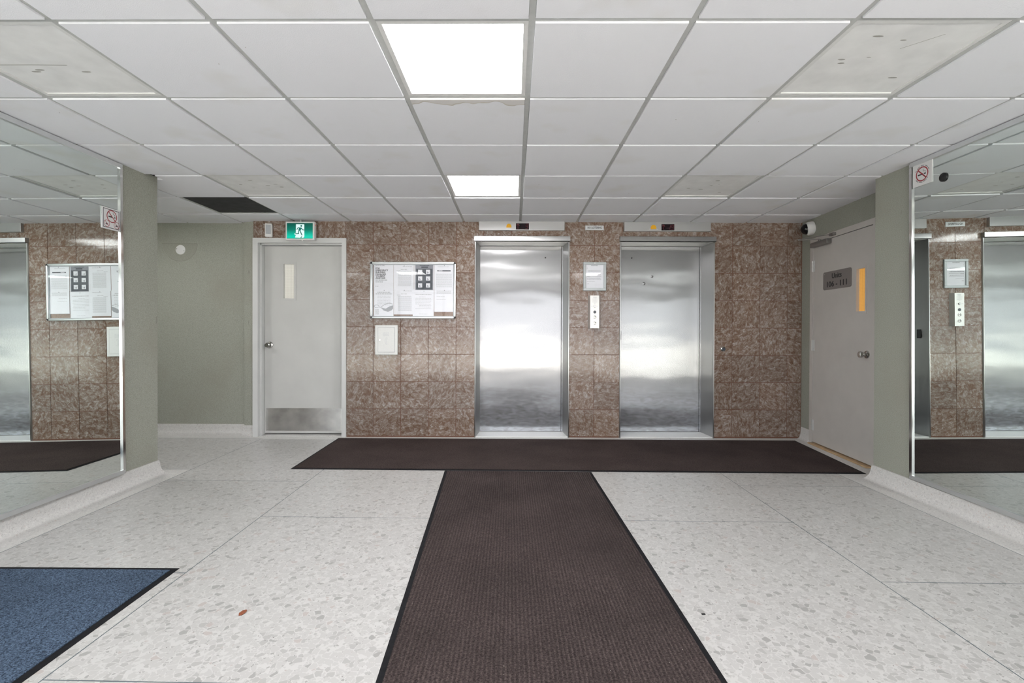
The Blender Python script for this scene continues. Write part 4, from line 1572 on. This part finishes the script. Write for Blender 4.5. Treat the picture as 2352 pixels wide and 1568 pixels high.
# ---- bulletin board and the sheets pinned inside it
t = thing('bulletin_board', 'glass-fronted bulletin board with white frame and black corners on the tiles', 'bulletin board', (-1.05, YW, 1.282))
bx0, bx1, bz0, bz1 = -1.510, -0.588, 1.284, 1.892
b = B(); box(b, bx0 + .01, bx1 - .01, YW - 0.010, YW + 0.001, bz0 + .01, bz1 - .01)
obj('cork_back', b, 'cork', t)
for a, c, e, f in ((bx0 + .02, bx1 - .02, bz1 - .020, bz1), (bx0 + .02, bx1 - .02, bz0, bz0 + .020), (bx0, bx0 + .020, bz0 + .02, bz1 - .02), (bx1 - .020, bx1, bz0 + .02, bz1 - .02)):
    b = B(); box(b, a, c, YW - 0.034, YW + 0.001, e, f, 0.004, 2)
    obj('frame_rail', b, 'aluminium', t, True)
for a, c, e, f in ((bx0 + .02, bx1 - .02, bz1 - .030, bz1 - .018), (bx0 + .02, bx1 - .02, bz0 + .018, bz0 + .027), (bx0 + .018, bx0 + .028, bz0 + .02, bz1 - .02), (bx1 - .028, bx1 - .018, bz0 + .02, bz1 - .02)):
    b = B(); box(b, a, c, YW - 0.026, YW - 0.002, e, f)
    obj('inner_lip', b, 'grey_plastic', t)
for a, e, sx_, sz_ in ((bx0, bz0, 1, 1), (bx1, bz0, -1, 1), (bx0, bz1, 1, -1), (bx1, bz1, -1, -1)):
    b = B()
    pts = [(a + sx_ * 0.0205, e + sz_ * 0.0), (a + sx_ * 0.0205, e + sz_ * 0.0205), (a + sx_ * 0.0, e + sz_ * 0.0205), (a + sx_ * 0.004, e + sz_ * 0.008), (a + sx_ * 0.010, e + sz_ * 0.002)]
    lo = [b.verts.new((p, YW - 0.035, q_)) for p, q_ in pts]
    hi = [b.verts.new((p, YW + 0.001, q_)) for p, q_ in pts]
    b.faces.new(lo); b.faces.new(hi[::-1])
    for k in range(5):
        b.faces.new((lo[k], hi[k], hi[(k + 1) % 5], lo[(k + 1) % 5]))
    obj('corner_cap', b, 'black_plastic', t)
b = B(); box(b, bx0 + .02, bx1 - .02, YW - 0.0275, YW - 0.0265, bz0 + .02, bz1 - .02)
obj('sliding_glass', b, 'clear_glass', t)
YP = YW - 0.0115


def words_row(s, rs, x0, x1, y, h, gap=0.004):
    x = x0
    while x < x1 - 0.003:
        w = rs.uniform(0.008, 0.026)
        s.rect(x, min(x1, x + w), y - h / 2, y + h / 2)
        x += w + gap


def sheet(pxs, label, kind, layer, tilt=0.0):
    (u0, v0, u1, v1) = pxs
    x0, z1 = wall_at(u0, v0, YP)
    x1, z0 = wall_at(u1, v1, YP)
    w, h = x1 - x0, z1 - z0
    y = YP - 0.0022 * layer
    t = thing('notice_sheet', label, 'notice', (x0 + w / 2, y, z0), 'sheets in the bulletin board')
    U = Vector((math.cos(tilt), 0, math.sin(tilt)))
    V = Vector((-math.sin(tilt), 0, math.cos(tilt)))
    s = Sheet((x0, y, z0), U, V)
    b = B()
    c4 = [s.P(*p) for p in ((0, 0), (w, 0), (w, h), (0, h))]
    f = [b.verts.new(p) for p in c4]
    k4 = [b.verts.new(p + Vector((0, 0.0006, 0))) for p in c4]
    b.faces.new(f); b.faces.new(k4[::-1])
    for i in range(4):
        b.faces.new((f[i], k4[i], k4[(i + 1) % 4], f[(i + 1) % 4]))
    obj('paper', b, 'paper', t)
    rs = random.Random(label)
    pin = Sheet((x0, y, z0), U, V)
    pin.disc(w * 0.52, h * 0.955, 0.0035, 0.0012, 10)
    pin.done('push_pin', 'ink', t)
    if kind == 'emergency':
        for k, wd in enumerate(('FOR', 'EMERGENCY', 'BUILDING', 'MANAGER', 'YOUBERT', 'ASHFORD')):
            text('lettering', wd, 0.0235, s.P(0.020, h * (0.845 - 0.077 * k), 0.0008), U, V, 'ink', t, 'LEFT', fat=0.0009)
        words_row(s, rs, 0.018, 0.145, h * 0.385, 0.009); words_row(s, rs, 0.018, 0.10, h * 0.31, 0.009)
        words_row(s, rs, 0.018, 0.11, h * 0.955, 0.004); words_row(s, rs, 0.018, 0.05, h * 0.14, 0.004)
        s.done('printed_text', 'grey_ink', t)
    elif kind == 'letter':
        words_row(s, rs, w * .45, w * .9, h * .93, 0.005); words_row(s, rs, w * .35, w * .65, h * .81, 0.006); words_row(s, rs, w * .15, w * .35, h * .77, 0.005)
        for k in range(16):
            words_row(s, rs, w * .22, w * .88, h * (.72 - .038 * k), 0.0045, 0.002)
        s.done('printed_text', 'faint_ink', t)
    elif kind == 'poster':
        d = s.new()
        s.rect(w * .06, w * .96, h * .0, h * .99, 0.0006)
        s.done('poster_ground', 'poster_grey', t)
        d.rect(w * .10, w * .93, h * .02, h * .835, 0.0010)
        d.rect(w * .36, w * .70, h * .86, h * .925, 0.0010)
        d.rect(w * .28, w * .76, h * .945, h * .97, 0.0010)
        d.done('dark_panel', 'poster_dark', t)
        p = s.new()
        p.bm = bmesh.new()
        for q in (0.20, 0.60):
            for e in (0.63, 0.37, 0.10):
                p.rect(w * q, w * (q + .21), h * e, h * (e + .165), 0.0014)
        p.done('picture_squares', 'paper', t)
        k_ = s.new(); k_.bm = bmesh.new()
        for q in (0.20, 0.60):
            for e in (0.63, 0.37, 0.10):
                a, c = w * (q + .05), h * (e + .02)
                k_.poly([(a, c), (a + .006, c), (a + .008, c + .016), (a + .004, c + .022), (a + .001, c + .014)], 0.0018)
                k_.rect(a + .012, a + .020, c + .004, c + .012, 0.0018)
        k_.done('picture_figures', 'poster_grey', t)
    elif kind == 'header':
        d = s.new()
        words_row(s, rs, w * .18, w * .74, h * .91, 0.005, 0.002)
        for k in range(13):
            words_row(s, rs, w * .10, w * .90, h * (.62 - .042 * k), 0.004, 0.002)
        s.done('printed_text', 'faint_ink', t)
        d.rect(w * .16, w * .84, h * .725, h * .775)
        d.done('title_bar', 'poster_dark', t)
        g = s.new(); g.bm = bmesh.new()
        g.rect(w * .22, w * .42, h * .738, h * .762, 0.0014)
        g.done('title_cutout', 'paper', t)
    elif kind == 'mask':
        words_row(s, rs, w * .17, w * .84, h * .885, 0.010); words_row(s, rs, w * .09, w * .92, h * .825, 0.011)
        for k in range(7):
            words_row(s, rs, w * .18, w * .85, h * (.74 - .055 * k), 0.004)
        for k in range(7):
            words_row(s, rs, w * .07, w * .26, h * (.24 - .03 * k), 0.005, 0.002)
        s.done('printed_text', 'faint_ink', t)
        g = s.new(); g.bm = bmesh.new()
        g.poly([Vector(q) for q in ((w * .34, h * .32), (w * .50, h * .20), (w * .72, h * .155), (w * .90, h * .21), (w * .98, h * .28), (w * .98, h * .40), (w * .80, h * .36), (w * .60, h * .27))][::1], 0.0009)
        g.stroke([(w * .34, h * .32), (w * .55, h * .43), (w * .78, h * .48), (w * .97, h * .44)], 0.005, 0.0012, False)
        g.ring(w * .14, h * .36, w * .13, 0.004, 0.0012, 24, h * .055)
        g.stroke([(w * .26, h * .33), (w * .34, h * .32)], 0.004, 0.0012, False)
        g.done('face_mask_drawing', 'grey_ink', t)
    elif kind == 'memo':
        words_row(s, rs, w * .12, w * .88, h * .83, 0.007)
        for k in range(9):
            a = w * rs.choice((.12, .12, .3))
            words_row(s, rs, a, w * rs.choice((.85, .88, .6)), h * (.74 - .055 * k), 0.004, 0.003)
        words_row(s, rs, w * .3, w * .7, h * .09, 0.004)
        s.done('printed_text', 'faint_ink', t)
    else:
        for k in range(4):
            words_row(s, rs, w * .12, w * .88, h * (.93 - .04 * k), 0.004, 0.002)
        words_row(s, rs, w * .12, w * .55, h * .68, 0.004); words_row(s, rs, w * .12, w * .6, h * .55, 0.004)
        s.done('printed_text', 'faint_ink', t)


sheet((858.5, 607.4, 903.6, 665.5), 'white sheet with bold black lines for the building manager, top left in the board', 'emergency', 1)
sheet((904.2, 607.9, 950.6, 665.0), 'white letter of dense grey text, second in the top row of the board', 'letter', 2)
sheet((951.2, 607.4, 996.3, 666.0), 'dark grey poster with six white picture squares in the board', 'poster', 1)
sheet((997.2, 607.4, 1042.0, 665.5), 'white letter with a dark title bar, top right in the board', 'header', 2)
sheet((859.0, 664.0, 904.0, 725.4), 'white sheet with a large face mask drawing, bottom left in the board', 'mask', 2)
sheet((904.8, 664.0, 951.2, 722.2), 'white letter of grey text beside the mask sheet in the bottom row', 'letter', 3)
sheet((948.0, 665.5, 996.0, 726.0), 'white memo hanging slightly crooked under the dark poster', 'memo', 2, math.radians(-0.8))
sheet((997.4, 664.5, 1042.0, 716.0), 'short white page with a few lines, bottom right in the board', 'page', 3)

# ================================================================== MATS
def mat_quad(name, label, pts, edge, pile, rub='black_rubber', th=0.008):
    cx = sum(p[0] for p in pts) / 4
    cy = sum(p[1] for p in pts) / 4
    t = thing(name, label, 'floor mat', (cx, cy, 0.0))
    b = B()
    P = [Vector(p) for p in pts]
    ins = []
    n = 4
    for i in range(n):
        d0 = (P[i] - P[i - 1]).normalized(); d1 = (P[(i + 1) % n] - P[i]).normalized()
        n0, n1 = Vector((-d0.y, d0.x)), Vector((-d1.y, d1.x))
        bi = (n0 + n1).normalized()
        ins.append(P[i] + bi * edge / max(0.3, bi.dot(n0)))
    lo = [b.verts.new((p.x, p.y, 0.0006)) for p in P]
    mid = [b.verts.new((p.x, p.y, 0.0022)) for p in P]
    hi = [b.verts.new((p.x, p.y, 0.0045)) for p in ins]
    b.faces.new(lo[::-1]); b.faces.new(hi)
    for i in range(4):
        j = (i + 1) % 4
        b.faces.new((lo[i], lo[j], mid[j], mid[i]))
        b.faces.new((mid[i], mid[j], hi[j], hi[i]))
    obj('rubber_edge', b, rub, t)
    b = B()
    prism(b, [(p.x, p.y) for p in ins], 0.003, th)
    obj('carpet_pile', b, pile, t)


mat_quad('floor_mat', 'long plain brown mat lying along the front of the elevators', [(-1.825, 4.01), (2.904, 3.925), (3.02, 5.115), (-1.835, 5.168)], 0.026, 'brown_pile')
mat_quad('floor_mat', 'ribbed brown runner mat in the middle of the floor, leading to the elevators', [(-0.400, 0.62), (0.742, 0.62), (0.668, 3.955), (-0.537, 3.978)], 0.024, 'brown_ribbed_pile')
mat_quad('floor_mat', 'blue-grey entrance mat with a black edge in the lower left corner', [(-2.60, 0.55), (-1.594, 0.55), (-1.601, 2.337), (-2.60, 2.343)], 0.028, 'blue_pile')

# small litter
b = B()
lf = [(-0.019, -0.005, 0.001), (-0.010, -0.014, 0.003), (0.006, -0.013, 0.006), (0.017, -0.003, 0.005), (0.020, 0.007, 0.004), (0.009, 0.014, 0.004), (-0.009, 0.011, 0.002)]
ctr = b.verts.new((0, 0, 0.0075))
vs = [b.verts.new((x, y, z)) for x, y, z in lf]
for i in range(len(vs)):
    b.faces.new((ctr, vs[i], vs[(i + 1) % len(vs)]))
g = bmesh.ops.extrude_face_region(b, geom=b.faces[:])
bmesh.ops.translate(b, vec=(0, 0, -0.0008), verts=[v for v in g['geom'] if isinstance(v, bmesh.types.BMVert)])
bmesh.ops.transform(b, matrix=Matrix.Translation((-1.092, 1.97, 0.0)) @ Matrix.Rotation(math.radians(58), 4, 'Z'), verts=b.verts)
tag(obj('dry_leaf', b, 'leaf_brown', None, True), 'small dry brown leaf lying on the terrazzo left of the runner', 'leaf')
b = B()
box(b, 0.787, 0.803, 1.967, 1.976, 0.0, 0.004, 0.0015, 1)
tag(obj('black_crumb', b, 'black_plastic', None, True), 'tiny black crumb on the terrazzo right of the runner', 'crumb')
